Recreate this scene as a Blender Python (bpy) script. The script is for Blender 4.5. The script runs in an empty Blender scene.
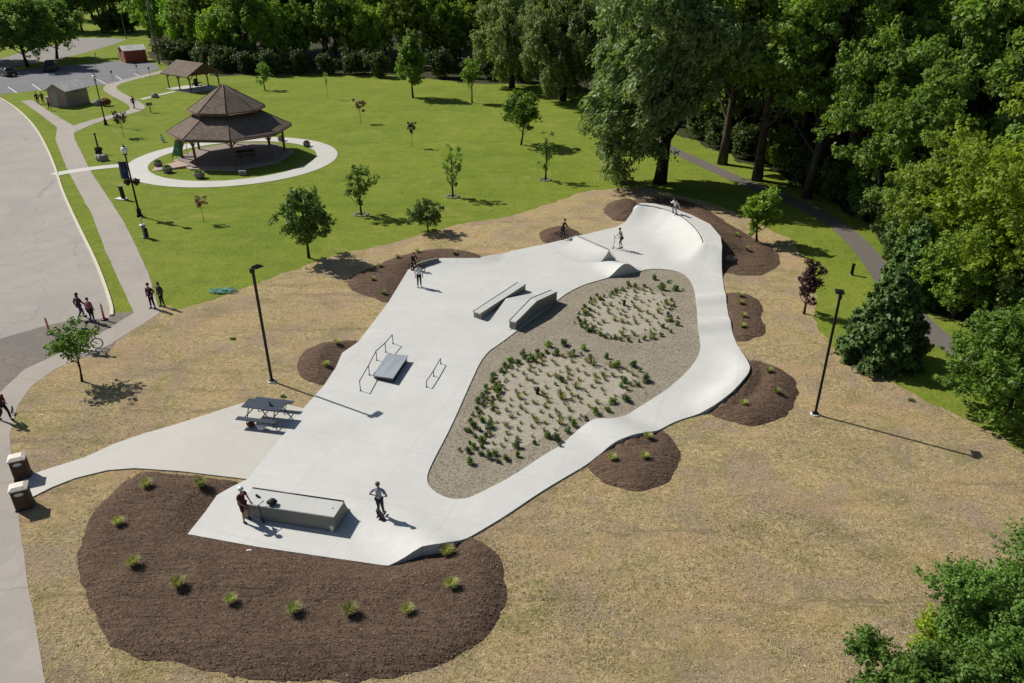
import bpy, bmesh, math, random
import numpy as np
from mathutils import Vector, Matrix, Euler
from mathutils.geometry import delaunay_2d_cdt
rad = math.radians
SC = bpy.context.scene
COL = SC.collection
# ------------------------------------------------------------------ camera
F_PX, PITCH, ROLL, CAM_H = 759.0, rad(27.37), rad(-0.32), 20.25
_fw = np.array([0, math.cos(PITCH), -math.sin(PITCH)]); _up0 = np.array([0, math.sin(PITCH), math.cos(PITCH)])
_r0 = np.array([1., 0, 0]); _c, _s = math.cos(ROLL), math.sin(ROLL)
_rt = _c*_r0 + _s*_up0; _up = -_s*_r0 + _c*_up0
cam = bpy.data.cameras.new('camera'); camo = bpy.data.objects.new('camera', cam); COL.objects.link(camo)
M = Matrix(((_rt[0], _up[0], -_fw[0], 0), (_rt[1], _up[1], -_fw[1], 0), (_rt[2], _up[2], -_fw[2], CAM_H), (0, 0, 0, 1)))
camo.matrix_world = M
cam.sensor_fit = 'HORIZONTAL'; cam.sensor_width = 36.0; cam.lens = 36.0*F_PX/1024.0
cam.clip_start = 0.5; cam.clip_end = 3000
SC.camera = camo
# ------------------------------------------------------------------ sky, sun, exposure
SUNV = Vector((-6.02, 3.63, 6.44)).normalized()
SUN_EL = math.asin(SUNV.z); SUN_AZ = math.atan2(SUNV.x, SUNV.y)
w = bpy.data.worlds.new('World'); SC.world = w; w.use_nodes = True
nt = w.node_tree; nt.nodes.clear()
sky = nt.nodes.new('ShaderNodeTexSky'); sky.sky_type = 'NISHITA'; sky.sun_disc = False
sky.sun_elevation = SUN_EL; sky.sun_rotation = SUN_AZ; sky.altitude = 200
bg = nt.nodes.new('ShaderNodeBackground'); bg.inputs[1].default_value = 0.062
wo = nt.nodes.new('ShaderNodeOutputWorld')
nt.links.new(sky.outputs[0], bg.inputs[0]); nt.links.new(bg.outputs[0], wo.inputs[0])
sl = bpy.data.lights.new('sun', 'SUN'); sl.energy = 5.0; sl.angle = rad(0.55); sl.color = (1.0, 0.95, 0.86)
so = bpy.data.objects.new('sun', sl); COL.objects.link(so)
so.rotation_euler = SUNV.to_track_quat('Z', 'Y').to_euler(); so.location = (0, 0, 60)
SC.view_settings.view_transform = 'Standard'; SC.view_settings.look = 'None'
SC.view_settings.gamma = 1.0; SC.view_settings.exposure = 0.18
SC.render.resolution_x = 1024; SC.render.resolution_y = 683

# ------------------------------------------------------------------ survey helpers (photo pixel -> place on the ground)
def at(px, py, z=0.0):
    d = _fw*F_PX + _rt*(px-512) + _up*(341.5-py)
    t = (CAM_H-z)/-d[2]
    p = np.array([0, 0, CAM_H]) + d*t
    return (float(p[0]), float(p[1]))
def proj(x, y, z):
    v = np.array([x, y, z-CAM_H]); q = v @ _fw
    return 512+F_PX*(v @ _rt)/q, 341.5-F_PX*(v @ _up)/q
def height_of(bx, by, ty):
    x, y = at(bx, by); lo, hi = 0., 30.
    for _ in range(40):
        m = (lo+hi)/2
        if proj(x, y, m)[1] > ty: lo = m
        else: hi = m
    return m
def P(pts, z=0.0):
    return np.array([at(p[0], p[1], p[2] if len(p) > 2 else z) for p in pts])
def in_poly(pts, poly):
    x, y = pts[:, 0], pts[:, 1]; ins = np.zeros(len(pts), bool); n = len(poly)
    for i in range(n):
        x1, y1 = poly[i]; x2, y2 = poly[(i+1) % n]
        if y1 == y2: continue
        c = ((y1 > y) != (y2 > y)) & (x < (x2-x1)*(y-y1)/(y2-y1)+x1)
        ins ^= c
    return ins
def seg_dist(pts, line, closed=False, want_t=False):
    best = np.full(len(pts), 1e9); bt = np.zeros(len(pts)); n = len(line); acc = 0.
    for i in range(n if closed else n-1):
        a = np.array(line[i]); b = np.array(line[(i+1) % n]); ab = b-a; L = ab @ ab
        t = np.clip(((pts-a) @ ab)/max(L, 1e-9), 0, 1)
        d = np.hypot(*(pts-(a+t[:, None]*ab)).T)
        m = d < best; best = np.where(m, d, best); bt = np.where(m, i+t, bt)
    return (best, bt) if want_t else best
def resample(poly, step, closed=True):
    out = []; n = len(poly)
    for i in range(n if closed else n-1):
        a = np.array(poly[i]); b = np.array(poly[(i+1) % n]); k = max(1, int(round(np.hypot(*(b-a))/step)))
        for j in range(k): out.append(a+(b-a)*j/k)
    if not closed: out.append(np.array(poly[-1]))
    return np.array(out)
def smooth_poly(poly, it=2, closed=True):
    p = np.array(poly)
    for _ in range(it):
        if closed:
            q = np.roll(p, -1, 0); p = np.stack([.75*p+.25*q, .25*p+.75*q], 1).reshape(-1, 2)
        else:
            q = p[1:]; a = p[:-1]
            m = np.stack([.75*a+.25*q, .25*a+.75*q], 1).reshape(-1, 2)
            p = np.vstack([p[:1], m, p[-1:]])
    return p
def ragged(poly, step=.35, amp=.12, seed=0, closed=True):
    r = np.random.default_rng(seed); p = resample(poly, step, closed)
    n = len(p); j = r.normal(0, 1, (n, 2)); j = (j+np.roll(j, 1, 0)*.8+np.roll(j, 2, 0)*.5)/1.4
    return p+j*amp
# ------------------------------------------------------------------ tagging
def tag(o, label=None, cat=None, group=None, kind=None):
    if label: o['label'] = label
    if cat: o['category'] = cat
    if group: o['group'] = group
    if kind: o['kind'] = kind
    return o
def empty(name, loc, rz=0., label=None, cat=None, group=None):
    o = bpy.data.objects.new(name, None); COL.objects.link(o); o.location = loc; o.rotation_euler = (0, 0, rz)
    o.empty_display_size = .2
    return tag(o, label, cat, group)
def link(name, me, parent=None):
    o = bpy.data.objects.new(name, me); COL.objects.link(o)
    if parent is not None: o.parent = parent
    return o
def copy_tree(o, parent=None):
    c = o.copy(); COL.objects.link(c)
    if parent is not None: c.parent = parent
    for ch in list(KIDS.get(o.name, [])): pass
    for ch in [x for x in bpy.data.objects if x.parent == o]: copy_tree(ch, c)
    return c
KIDS = {}
# ------------------------------------------------------------------ mesh builder
class MB:
    def __init__(s): s.v = []; s.f = []; s.sm = []; s.mi = []; s.m = 0
    def add(s, vs, fs, smooth=False):
        b = len(s.v); s.v += [tuple(v) for v in vs]; s.f += [tuple(b+i for i in f) for f in fs]
        s.sm += [smooth]*len(fs); s.mi += [s.m]*len(fs); return s
    def box(s, c, d, rz=0., rx=0., ry=0., taper=1., bev=0.):
        R = Euler((rx, ry, rz)).to_matrix(); x, y, z = d[0]/2, d[1]/2, d[2]/2
        if bev <= 0:
            vs = [Vector((a*x*(taper if k > 0 else 1), b*y*(taper if k > 0 else 1), k*z)) for k in (-1, 1) for a, b in ((-1, -1), (1, -1), (1, 1), (-1, 1))]
            fs = [(3, 2, 1, 0), (4, 5, 6, 7), (0, 1, 5, 4), (1, 2, 6, 5), (2, 3, 7, 6), (3, 0, 4, 7)]
        else:
            bv = min(bev, x*.9, y*.9, z*.9); ring = lambda q, zz: [Vector((a, b, zz)) for a, b in ((-x+q, -y), (x-q, -y), (x, -y+q), (x, y-q), (x-q, y), (-x+q, y), (-x, y-q), (-x, -y+q))]
            def ins(r, q): return [Vector((v.x*(1-q/x), v.y*(1-q/y), v.z)) for v in r]
            r0 = ins(ring(bv, -z), bv); r1 = ring(bv, -z+bv); r2 = ring(bv, z-bv); r3 = ins(ring(bv, z), bv)
            vs = r0+r1+r2+r3; fs = [tuple(range(7, -1, -1)), tuple(range(24, 32))]
            for k in range(3):
                for i in range(8): fs.append((k*8+i, k*8+(i+1) % 8, k*8+8+(i+1) % 8, k*8+8+i))
        C = Vector(c); return s.add([R @ v+C for v in vs], fs)
    def tube(s, pts, r, n=8, cap=True, smooth=True):
        pts = [Vector(p) for p in pts]; rs = r if isinstance(r, (list, tuple)) else [r]*len(pts)
        vs = []; ref = Vector((0, 0, 1))
        d0 = (pts[1]-pts[0]).normalized()
        if abs(d0.z) > .9: ref = Vector((1, 0, 0))
        for i, p in enumerate(pts):
            d = (pts[min(i+1, len(pts)-1)]-pts[max(i-1, 0)]).normalized()
            a = d.cross(ref)
            if a.length < 1e-3: a = d.cross(Vector((0, 1, 0)))
            a.normalize(); b = d.cross(a)
            for k in range(n):
                t = 2*math.pi*k/n; vs.append(p+(a*math.cos(t)+b*math.sin(t))*rs[i])
        fs = [(i*n+k, i*n+(k+1) % n, (i+1)*n+(k+1) % n, (i+1)*n+k) for i in range(len(pts)-1) for k in range(n)]
        s.add(vs, fs, smooth)
        if cap:
            b = len(s.v)-len(vs); s.f += [tuple(b+k for k in range(n-1, -1, -1)), tuple(b+(len(pts)-1)*n+k for k in range(n))]; s.sm += [False]*2; s.mi += [s.m]*2
        return s
    def lathe(s, prof, n=16, c=(0, 0, 0), smooth=True, R=None):
        C = Vector(c); vs = []
        for r, z in prof:
            for k in range(n):
                t = 2*math.pi*k/n; v = Vector((r*math.cos(t), r*math.sin(t), z)); vs.append((R @ v if R else v)+C)
        m = len(prof); fs = [(i*n+k, i*n+(k+1) % n, (i+1)*n+(k+1) % n, (i+1)*n+k) for i in range(m-1) for k in range(n)]
        fs += [tuple(range(n-1, -1, -1)), tuple((m-1)*n+k for k in range(n))]
        return s.add(vs, fs, smooth)
    def ball(s, c, r, n=10, m=6):
        if isinstance(r, (int, float)): r = (r, r, r)
        vs = []; C = Vector(c)
        for i in range(m+1):
            ph = math.pi*i/m-math.pi/2; q = max(math.cos(ph), .02)
            for k in range(n):
                t = 2*math.pi*k/n; vs.append(C+Vector((r[0]*q*math.cos(t), r[1]*q*math.sin(t), r[2]*math.sin(ph))))
        fs = [(i*n+k, i*n+(k+1) % n, (i+1)*n+(k+1) % n, (i+1)*n+k) for i in range(m) for k in range(n)]
        fs += [tuple(range(n-1, -1, -1)), tuple(m*n+k for k in range(n))]
        return s.add(vs, fs, True)
    def torus(s, c, R, r, axis='y', n=24, m=8):
        vs = []; C = Vector(c)
        for i in range(n):
            a = 2*math.pi*i/n
            for k in range(m):
                b = 2*math.pi*k/m; q = R+r*math.cos(b); u, v, w_ = q*math.cos(a), q*math.sin(a), r*math.sin(b)
                vs.append(C+(Vector((u, w_, v)) if axis == 'y' else Vector((u, v, w_)) if axis == 'z' else Vector((w_, u, v))))
        fs = [(i*m+k, ((i+1) % n)*m+k, ((i+1) % n)*m+(k+1) % m, i*m+(k+1) % m) for i in range(n) for k in range(m)]
        return s.add(vs, fs, True)
    def prism(s, poly, z0, z1):
        n = len(poly); vs = [(p[0], p[1], z0) for p in poly]+[(p[0], p[1], z1) for p in poly]
        return s.add(vs, [tuple(range(n-1, -1, -1)), tuple(range(n, 2*n))]+[(i, (i+1) % n, n+(i+1) % n, n+i) for i in range(n)])
    def build(s, name, mats, parent=None, fix=True):
        me = bpy.data.meshes.new(name); me.from_pydata(s.v, [], s.f)
        if not isinstance(mats, (list, tuple)): mats = [mats]
        for m in mats: me.materials.append(m)
        me.polygons.foreach_set('use_smooth', s.sm); me.polygons.foreach_set('material_index', s.mi); me.update()
        if fix:
            bm = bmesh.new(); bm.from_mesh(me); bmesh.ops.recalc_face_normals(bm, faces=bm.faces); bm.to_mesh(me); bm.free()
        return link(name, me, parent)
# ------------------------------------------------------------------ materials
class NT:
    def __init__(s, name):
        s.m = bpy.data.materials.new(name); s.m.use_nodes = True; s.t = s.m.node_tree; s.t.nodes.clear()
        s.out = s.n('ShaderNodeOutputMaterial'); s.b = s.n('ShaderNodeBsdfPrincipled'); s.t.links.new(s.b.outputs[0], s.out.inputs[0])
        s.co = s.n('ShaderNodeTexCoord').outputs['Object']
    def n(s, t, **k):
        q = s.t.nodes.new(t)
        for a, b in k.items(): setattr(q, a, b)
        return q
    def l(s, a, b): s.t.links.new(a, b)
    def map(s, scale=(1, 1, 1), rot=(0, 0, 0), src=None):
        q = s.n('ShaderNodeMapping'); q.inputs['Scale'].default_value = scale; q.inputs['Rotation'].default_value = rot
        s.l(src or s.co, q.inputs[0]); return q.outputs[0]
    def noise(s, scale, detail=4, rough=.55, dist=0., src=None):
        q = s.n('ShaderNodeTexNoise'); q.inputs['Scale'].default_value = scale; q.inputs['Detail'].default_value = detail
        q.inputs['Roughness'].default_value = rough; q.inputs['Distortion'].default_value = dist
        s.l(src or s.co, q.inputs['Vector']); return q.outputs[0]
    def ramp(s, fac, stops, interp='LINEAR'):
        q = s.n('ShaderNodeValToRGB'); q.color_ramp.interpolation = interp; e = q.color_ramp.elements
        while len(e) < len(stops): e.new(.5)
        for i, (p, c) in enumerate(stops):
            e[i].position = p; e[i].color = (c[0], c[1], c[2], 1) if not isinstance(c, (int, float)) else (c, c, c, 1)
        s.l(fac, q.inputs[0]); return q.outputs[0]
    def mix(s, f, a, b, mode='MIX'):
        q = s.n('ShaderNodeMix', data_type='RGBA', blend_type=mode)
        for v, i in ((f, 0), (a, 6), (b, 7)):
            if isinstance(v, (int, float)): q.inputs[i].default_value = v
            elif isinstance(v, tuple): q.inputs[i].default_value = (*v, 1)
            else: s.l(v, q.inputs[i])
        return q.outputs[2]
    def math(s, op, a, b=0.):
        q = s.n('ShaderNodeMath', operation=op)
        for v, i in ((a, 0), (b, 1)):
            if isinstance(v, (int, float)): q.inputs[i].default_value = v
            else: s.l(v, q.inputs[i])
        return q.outputs[0]
    def bump(s, h, strength=.5, dist=.02):
        q = s.n('ShaderNodeBump'); q.inputs['Strength'].default_value = strength; q.inputs['Distance'].default_value = dist
        s.l(h, q.inputs['Height']); s.l(q.outputs[0], s.b.inputs['Normal'])
    def fin(s, col=None, rough=.8, metal=0., spec=.3):
        if col is not None:
            if isinstance(col, tuple): s.b.inputs['Base Color'].default_value = (*col, 1)
            else: s.l(col, s.b.inputs['Base Color'])
        if isinstance(rough, (int, float)): s.b.inputs['Roughness'].default_value = rough
        else: s.l(rough, s.b.inputs['Roughness'])
        s.b.inputs['Metallic'].default_value = metal; s.b.inputs['Specular IOR Level'].default_value = spec
        return s.m
_mc = {}
def plain(name, c=None, rough=.7, metal=0., var=.18, scale=9., spec=.3):
    if name in _mc: return _mc[name]
    t = NT(name); n = t.noise(scale, 4)
    col = t.mix(t.ramp(n, [(.3, 0.), (.7, 1.)]), tuple(x*(1-var) for x in c), tuple(min(1, x*(1+var)) for x in c))
    _mc[name] = t.fin(col, rough, metal, spec); return _mc[name]

def mat_concrete(name, base, tone=.06, joints=True, rot=.33):
    t = NT(name)
    n1 = t.noise(.28, 7, .68, .4); n2 = t.noise(2.3, 5, .65); n3 = t.noise(30, 3, .6)
    c = t.mix(t.ramp(n1, [(.3, 0.), (.7, 1.)]), tuple(x*(1-tone) for x in base), tuple(x*(1+tone) for x in base))
    c = t.mix(t.ramp(n2, [(.42, 0.), (.70, .34)]), c, tuple(x*.86 for x in base))
    c = t.mix(t.ramp(n3, [(.3, .0), (.7, .08)]), c, tuple(x*.7 for x in base))
    # streaky trowel / tyre marks
    st = t.noise(1.2, 5, .7, .6, t.map((.35, 2.4, 1), (0, 0, rot+.6)))
    c = t.mix(t.ramp(st, [(.58, 0.), (.72, .16)]), c, tuple(x*.72 for x in base))
    sp = t.noise(7., 2, .5); c = t.mix(t.ramp(sp, [(.72, 0.), (.76, .25)]), c, tuple(x*.6 for x in base))
    if joints:
        br = t.n('ShaderNodeTexBrick'); br.offset = 0.; br.inputs['Scale'].default_value = 1.; br.inputs['Mortar Size'].default_value = .02
        br.inputs['Mortar Smooth'].default_value = .4; br.inputs['Brick Width'].default_value = 3.4; br.inputs['Row Height'].default_value = 3.6
        br.inputs['Color1'].default_value = (.46, .46, .46, 1); br.inputs['Color2'].default_value = (.54, .54, .54, 1); br.inputs['Mortar'].default_value = (.5, .5, .5, 1)
        t.l(t.map((1, 1, 1), (0, 0, rot)), br.inputs['Vector'])
        c = t.mix(.16, c, br.outputs['Color'], 'OVERLAY')
        c = t.mix(t.math('MULTIPLY', br.outputs['Fac'], .24), c, tuple(x*.45 for x in base))
    t.bump(n3, .12, .01)
    return t.fin(c, .62, 0, .35)
CONC = mat_concrete('pale_concrete', (.497, .496, .475), .08)
CONC_PLAIN = mat_concrete('pale_concrete_obstacle', (.45, .45, .432), .05, False)
CONC_WARM = mat_concrete('warm_concrete', (.45, .43, .39), .05, False, .9)
CONC_PATH = mat_concrete('path_concrete', (.48, .47, .43), .08, False)

def mat_straw():
    t = NT('straw_and_thin_grass'); co = t.co
    wob = t.noise(.9, 3, .5)
    w2 = t.n('ShaderNodeVectorMath', operation='MULTIPLY_ADD'); w2.inputs[1].default_value = (1.2, 1.2, 0); 
    wn = t.n('ShaderNodeTexNoise'); wn.inputs['Scale'].default_value = .8; wn.inputs['Detail'].default_value = 3; t.l(co, wn.inputs['Vector'])
    t.l(wn.outputs['Color'], w2.inputs[0]); t.l(co, w2.inputs[2]); src = w2.outputs[0]
    f1 = t.noise(1., 4, .65, .3, t.map((5, 16, 1), (0, 0, .5), src))
    f2 = t.noise(1., 4, .65, .3, t.map((17, 5.5, 1), (0, 0, .9), src))
    f3 = t.noise(1., 4, .65, .3, t.map((6, 19, 1), (0, 0, 2.3), src))
    f = t.math('MAXIMUM', t.math('MAXIMUM', f1, f2), f3)
    g = t.noise(4.2, 8, .82)
    base = t.ramp(g, [(.34, (.105, .088, .038)), (.45, (.25, .21, .10)), (.54, (.38, .315, .165)), (.66, (.55, .46, .26))])
    c = t.mix(t.ramp(f, [(.52, 0.), (.70, 1.)]), base, (.55, .47, .30))
    # grey-brown bare soil patches
    p1 = t.noise(.30, 6, .66, .8); c = t.mix(t.ramp(p1, [(.47, 0.), (.58, .9)]), c, t.ramp(t.noise(8, 6, .8), [(.35, (.20, .16, .115)), (.65, (.42, .345, .25))]))
    # greenish regrowth
    p2 = t.noise(.55, 6, .72, .5, t.map((1, 1, 1), (0, 0, 1.)))
    c = t.mix(t.ramp(p2, [(.50, 0.), (.64, .52)]), c, t.ramp(t.noise(9, 4, .7), [(.3, (.09, .105, .03)), (.7, (.27, .275, .085))]))
    # tan/orange straw drifts
    p3 = t.noise(.22, 5, .6, 0., t.map((1, 1.6, 1), (0, 0, .6)))
    c = t.mix(t.ramp(p3, [(.48, 0.), (.64, .45)]), c, (.44, .315, .175), 'MIX')
    p5 = t.noise(.12, 3, .5); c = t.mix(t.ramp(p5, [(.35, 0.), (.7, .35)]), c, (1.25, 1.2, 1.1), 'MULTIPLY')
    st2 = t.noise(1., 6, .75, .5, t.map((.8, 1.9, 1), (0, 0, -.75))); c = t.mix(t.ramp(st2, [(.50, 0.), (.70, .20)]), c, (.50, .435, .28)); c = t.mix(t.ramp(st2, [(.34, .35), (.46, 0.)]), c, (.19, .165, .095))
    c = t.mix(1., c, (1.10, 1.03, 1.0), 'MULTIPLY')
    # faint tyre ruts
    wv = t.noise(1., 3, .5, 0., t.map((.05, 1.1, 1), (0, 0, -.45), src))
    c = t.mix(t.ramp(wv, [(.60, 0.), (.66, .45), (.70, 0.)]), c, (.16, .13, .08))
    h = t.math('ADD', t.math('MULTIPLY', g, 1.), t.math('MULTIPLY', f, .8))
    t.bump(h, 1., .12)
    return t.fin(c, .95, 0, .1)
def mat_lawn():
    t = NT('mown_grass')
    a = t.noise(.07, 6, .65, .6); b = t.noise(.9, 6, .75); d = t.noise(5., 6, .8); e = t.noise(.28, 5, .7, .8)
    c = t.ramp(a, [(.3, (.112, .170, .022)), (.5, (.152, .208, .028)), (.7, (.205, .240, .040))])
    c = t.mix(t.ramp(b, [(.40, 0.), (.62, .7)]), c, (.092, .140, .018))
    c = t.mix(t.ramp(e, [(.46, 0.), (.68, .45)]), c, (.245, .27, .038))
    c = t.mix(t.ramp(d, [(.46, 0.), (.66, .65)]), c, (.27, .30, .06))
    c = t.mix(t.ramp(d, [(.34, .6), (.46, 0.)]), c, (.07, .115, .012))
    dry = t.noise(.21, 7, .75, .8); c = t.mix(t.ramp(dry, [(.56, 0.), (.72, .6)]), c, (.33, .28, .10))
    mow = t.noise(1., 2, .5, 0., t.map((.03, .55, 1), (0, 0, .35))); c = t.mix(t.ramp(mow, [(.4, 0.), (.6, .22)]), c, (.20, .25, .03))
    t.bump(t.math('ADD', d, b), 1., .09)
    return t.fin(c, .95, 0, .05)
def mat_mulch():
    t = NT('bark_mulch')
    a = t.noise(1., 5, .75, 0., t.map((9, 26, 9), (0, 0, .7))); a2 = t.noise(1., 5, .75, 0., t.map((24, 8, 9), (0, 0, .2)))
    f = t.math('MAXIMUM', a, a2); b = t.noise(.55, 7, .72, .6); g = t.noise(4., 5, .7)
    c = t.ramp(f, [(.40, (.062, .039, .027)), (.54, (.135, .089, .062)), (.66, (.205, .142, .102)), (.76, (.26, .195, .15))])
    c = t.mix(t.ramp(b, [(.35, 0.), (.7, .6)]), c, (.200, .138, .098))
    c = t.mix(t.ramp(g, [(.45, 0.), (.62, .45)]), c, (.060, .040, .029))
    rut = t.noise(1., 4, .6, 1.2, t.map((.5, 3.4, 1), (0, 0, -.9)))
    t.bump(t.math('ADD', t.math('ADD', f, t.math('MULTIPLY', g, 1.4)), t.math('MULTIPLY', rut, 2.8)), .9, .085)
    return t.fin(c, .95, 0, .1)
def mat_islandsoil(name, lo, mid, hi):
    t = NT(name)
    f1 = t.noise(1., 4, .7, .2, t.map((7, 22, 1), (0, 0, .4))); f2 = t.noise(1., 4, .7, .2, t.map((22, 7, 1), (0, 0, .7)))
    f = t.math('MAXIMUM', f1, f2); b = t.noise(.8, 5, .7); g = t.noise(7, 5, .7)
    c = t.ramp(f, [(.42, lo), (.56, mid), (.74, hi)])
    c = t.mix(t.ramp(g, [(.35, .4), (.6, 0.)]), c, lo)
    c = t.mix(t.ramp(b, [(.4, 0.), (.7, .45)]), c, tuple(x*1.15 for x in mid))
    t.bump(t.math('ADD', f, g), .8, .05)
    return t.fin(c, .95, 0, .1)
def mat_asphalt(name, base, warm=(0, 0, 0), spots=.15):
    t = NT(name); a = t.noise(.13, 8, .72, .9); b = t.noise(1.7, 5, .7); d = t.noise(28, 3, .7)
    c = t.mix(t.ramp(a, [(.35, 0.), (.68, 1.)]), tuple(x*.90 for x in base), tuple(x*1.08+y for x, y in zip(base, warm)))
    c = t.mix(t.ramp(b, [(.5, 0.), (.75, spots)]), c, tuple(x*1.35 for x in base))
    c = t.mix(t.ramp(d, [(.35, .22), (.6, 0.)]), c, tuple(x*.6 for x in base))
    st = t.noise(.8, 5, .7, .8, t.map((.25, 2.2, 1), (0, 0, .3))); c = t.mix(t.ramp(st, [(.6, 0.), (.75, .25)]), c, tuple(x*.72 for x in base))
    vo = t.n('ShaderNodeTexVoronoi'); vo.feature = 'DISTANCE_TO_EDGE'; vo.inputs['Scale'].default_value = .16; vo.inputs['Randomness'].default_value = 1.
    wn = t.n('ShaderNodeTexNoise'); wn.inputs['Scale'].default_value = .7; wn.inputs['Detail'].default_value = 4; t.l(t.co, wn.inputs['Vector'])
    va = t.n('ShaderNodeVectorMath', operation='MULTIPLY_ADD'); va.inputs[1].default_value = (1.6, 1.6, 0); t.l(wn.outputs['Color'], va.inputs[0]); t.l(t.co, va.inputs[2]); t.l(va.outputs[0], vo.inputs['Vector'])
    c = t.mix(t.ramp(vo.outputs['Distance'], [(.0, .42), (.008, .0)]), c, tuple(x*.45 for x in base))
    pt = t.noise(.35, 2, .4); c = t.mix(t.ramp(pt, [(.64, 0.), (.66, .22)]), c, tuple(x*1.3 for x in base))
    t.bump(d, .25, .01); return t.fin(c, .9, 0, .2)
def mat_leaf(name, dark, light, trans=.35, hue=.0, rough=.55):
    t = NT(name)
    g = t.n('ShaderNodeNewGeometry'); oi = t.n('ShaderNodeObjectInfo')
    c = t.mix(g.outputs['Random Per Island'], dark, light)
    n = t.noise(.55, 3, .6); c = t.mix(t.ramp(n, [(.35, 0.), (.7, .5)]), c, tuple(x*1.25 for x in light))
    hs = t.n('ShaderNodeHueSaturation'); t.l(c, hs.inputs['Color'])
    mr = t.n('ShaderNodeMapRange'); mr.inputs[3].default_value = .72; mr.inputs[4].default_value = 1.25; t.l(oi.outputs['Random'], mr.inputs[0]); t.l(mr.outputs[0], hs.inputs['Value'])
    mh = t.n('ShaderNodeMapRange'); mh.inputs[3].default_value = .485; mh.inputs[4].default_value = .512; t.l(t.math('FRACT', t.math('MULTIPLY', oi.outputs['Random'], 7.3)), mh.inputs[0]); t.l(mh.outputs[0], hs.inputs['Hue'])
    col = hs.outputs[0]
    t.fin(col, rough, 0, .3)
    tr = t.n('ShaderNodeBsdfTranslucent'); tc = t.mix(1., col, (1.15, 1.25, .55), 'MULTIPLY'); t.l(tc, tr.inputs[0])
    mx = t.n('ShaderNodeMixShader'); mx.inputs[0].default_value = trans
    t.l(t.b.outputs[0], mx.inputs[1]); t.l(tr.outputs[0], mx.inputs[2]); t.l(mx.outputs[0], t.out.inputs[0])
    return t.m
def mat_bark(name, c1, c2):
    t = NT(name); a = t.noise(1., 5, .7, .3, t.map((7, 7, 1.2))); b = t.noise(1.5, 4)
    c = t.mix(t.ramp(a, [(.35, 0.), (.65, 1.)]), c1, c2); c = t.mix(t.ramp(b, [(.5, 0.), (.7, .4)]), c, tuple(x*1.4 for x in c2))
    t.bump(a, .8, .05); return t.fin(c, .9, 0, .1)
def mat_shingle(name, base, sy=.22):
    t = NT(name); br = t.n('ShaderNodeTexBrick'); br.offset = .5; br.inputs['Scale'].default_value = 1.
    br.inputs['Brick Width'].default_value = .5; br.inputs['Row Height'].default_value = sy; br.inputs['Mortar Size'].default_value = .018
    br.inputs['Color1'].default_value = (*[x*.75 for x in base], 1); br.inputs['Color2'].default_value = (*[x*1.2 for x in base], 1); br.inputs['Mortar'].default_value = (*[x*.45 for x in base], 1)
    t.l(t.map((1, 1, 1), (.5, 0, .3)), br.inputs['Vector'])
    n = t.noise(3., 5, .7); c = t.mix(t.ramp(n, [(.35, 0.), (.7, .45)]), br.outputs['Color'], tuple(x*1.15 for x in base))
    return t.fin(c, .9, 0, .15)
def mat_boards(name, base, rot=(0, 0, 0), sc=6.):
    t = NT(name); wv = t.n('ShaderNodeTexWave'); wv.wave_profile = 'SAW'; wv.inputs['Scale'].default_value = sc; wv.inputs['Distortion'].default_value = 0
    t.l(t.map((.16, .16, .16), rot), wv.inputs['Vector'])
    n = t.noise(5, 5, .7); c = t.mix(t.ramp(n, [(.3, 0.), (.7, 1.)]), tuple(x*.8 for x in base), tuple(x*1.15 for x in base))
    c = t.mix(t.ramp(wv.outputs[0], [(.0, .6), (.08, 0.)]), c, tuple(x*.3 for x in base))
    return t.fin(c, .8, 0, .2)
STRAW = mat_straw(); LAWN = mat_lawn(); MULCH = mat_mulch()
ISL = mat_islandsoil('straw_mulch_soil', (.15, .13, .10), (.31, .275, .215), (.47, .42, .335))
SAND = mat_islandsoil('pale_bare_soil', (.24, .215, .17), (.385, .35, .285), (.50, .46, .385))
ROAD = mat_asphalt('weathered_road', (.31, .29, .268), (.03, .018, 0), .3)
LOT = mat_asphalt('parking_asphalt', (.165, .165, .175), (0, 0, 0), .2)
PATH = mat_asphalt('path_asphalt', (.33, .30, .27), (.02, .012, .0), .3)
FARROAD = mat_asphalt('far_road_asphalt', (.24, .225, .205))
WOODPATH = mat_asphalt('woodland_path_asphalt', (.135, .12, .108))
GRAVEL = mat_asphalt('loose_gravel', (.17, .15, .135), (.02, .01, 0), .7)
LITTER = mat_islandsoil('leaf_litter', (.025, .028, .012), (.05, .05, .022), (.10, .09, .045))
KERB = plain('kerb_concrete', (.52, .49, .38), .85)
LINE = plain('road_paint', (.62, .61, .56), .8)
BARK = mat_bark('grey_bark', (.035, .028, .022), (.10, .085, .07))
BARK_D = mat_bark('dark_bark', (.018, .014, .011), (.055, .045, .036))
BLACK = plain('black_metal', (.012, .012, .013), .42, .3, .1)
GALV = plain('dull_metal', (.22, .23, .24), .45, .7)
DARKSTEEL = plain('dark_steel', (.05, .05, .052), .4, .6)
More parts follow.
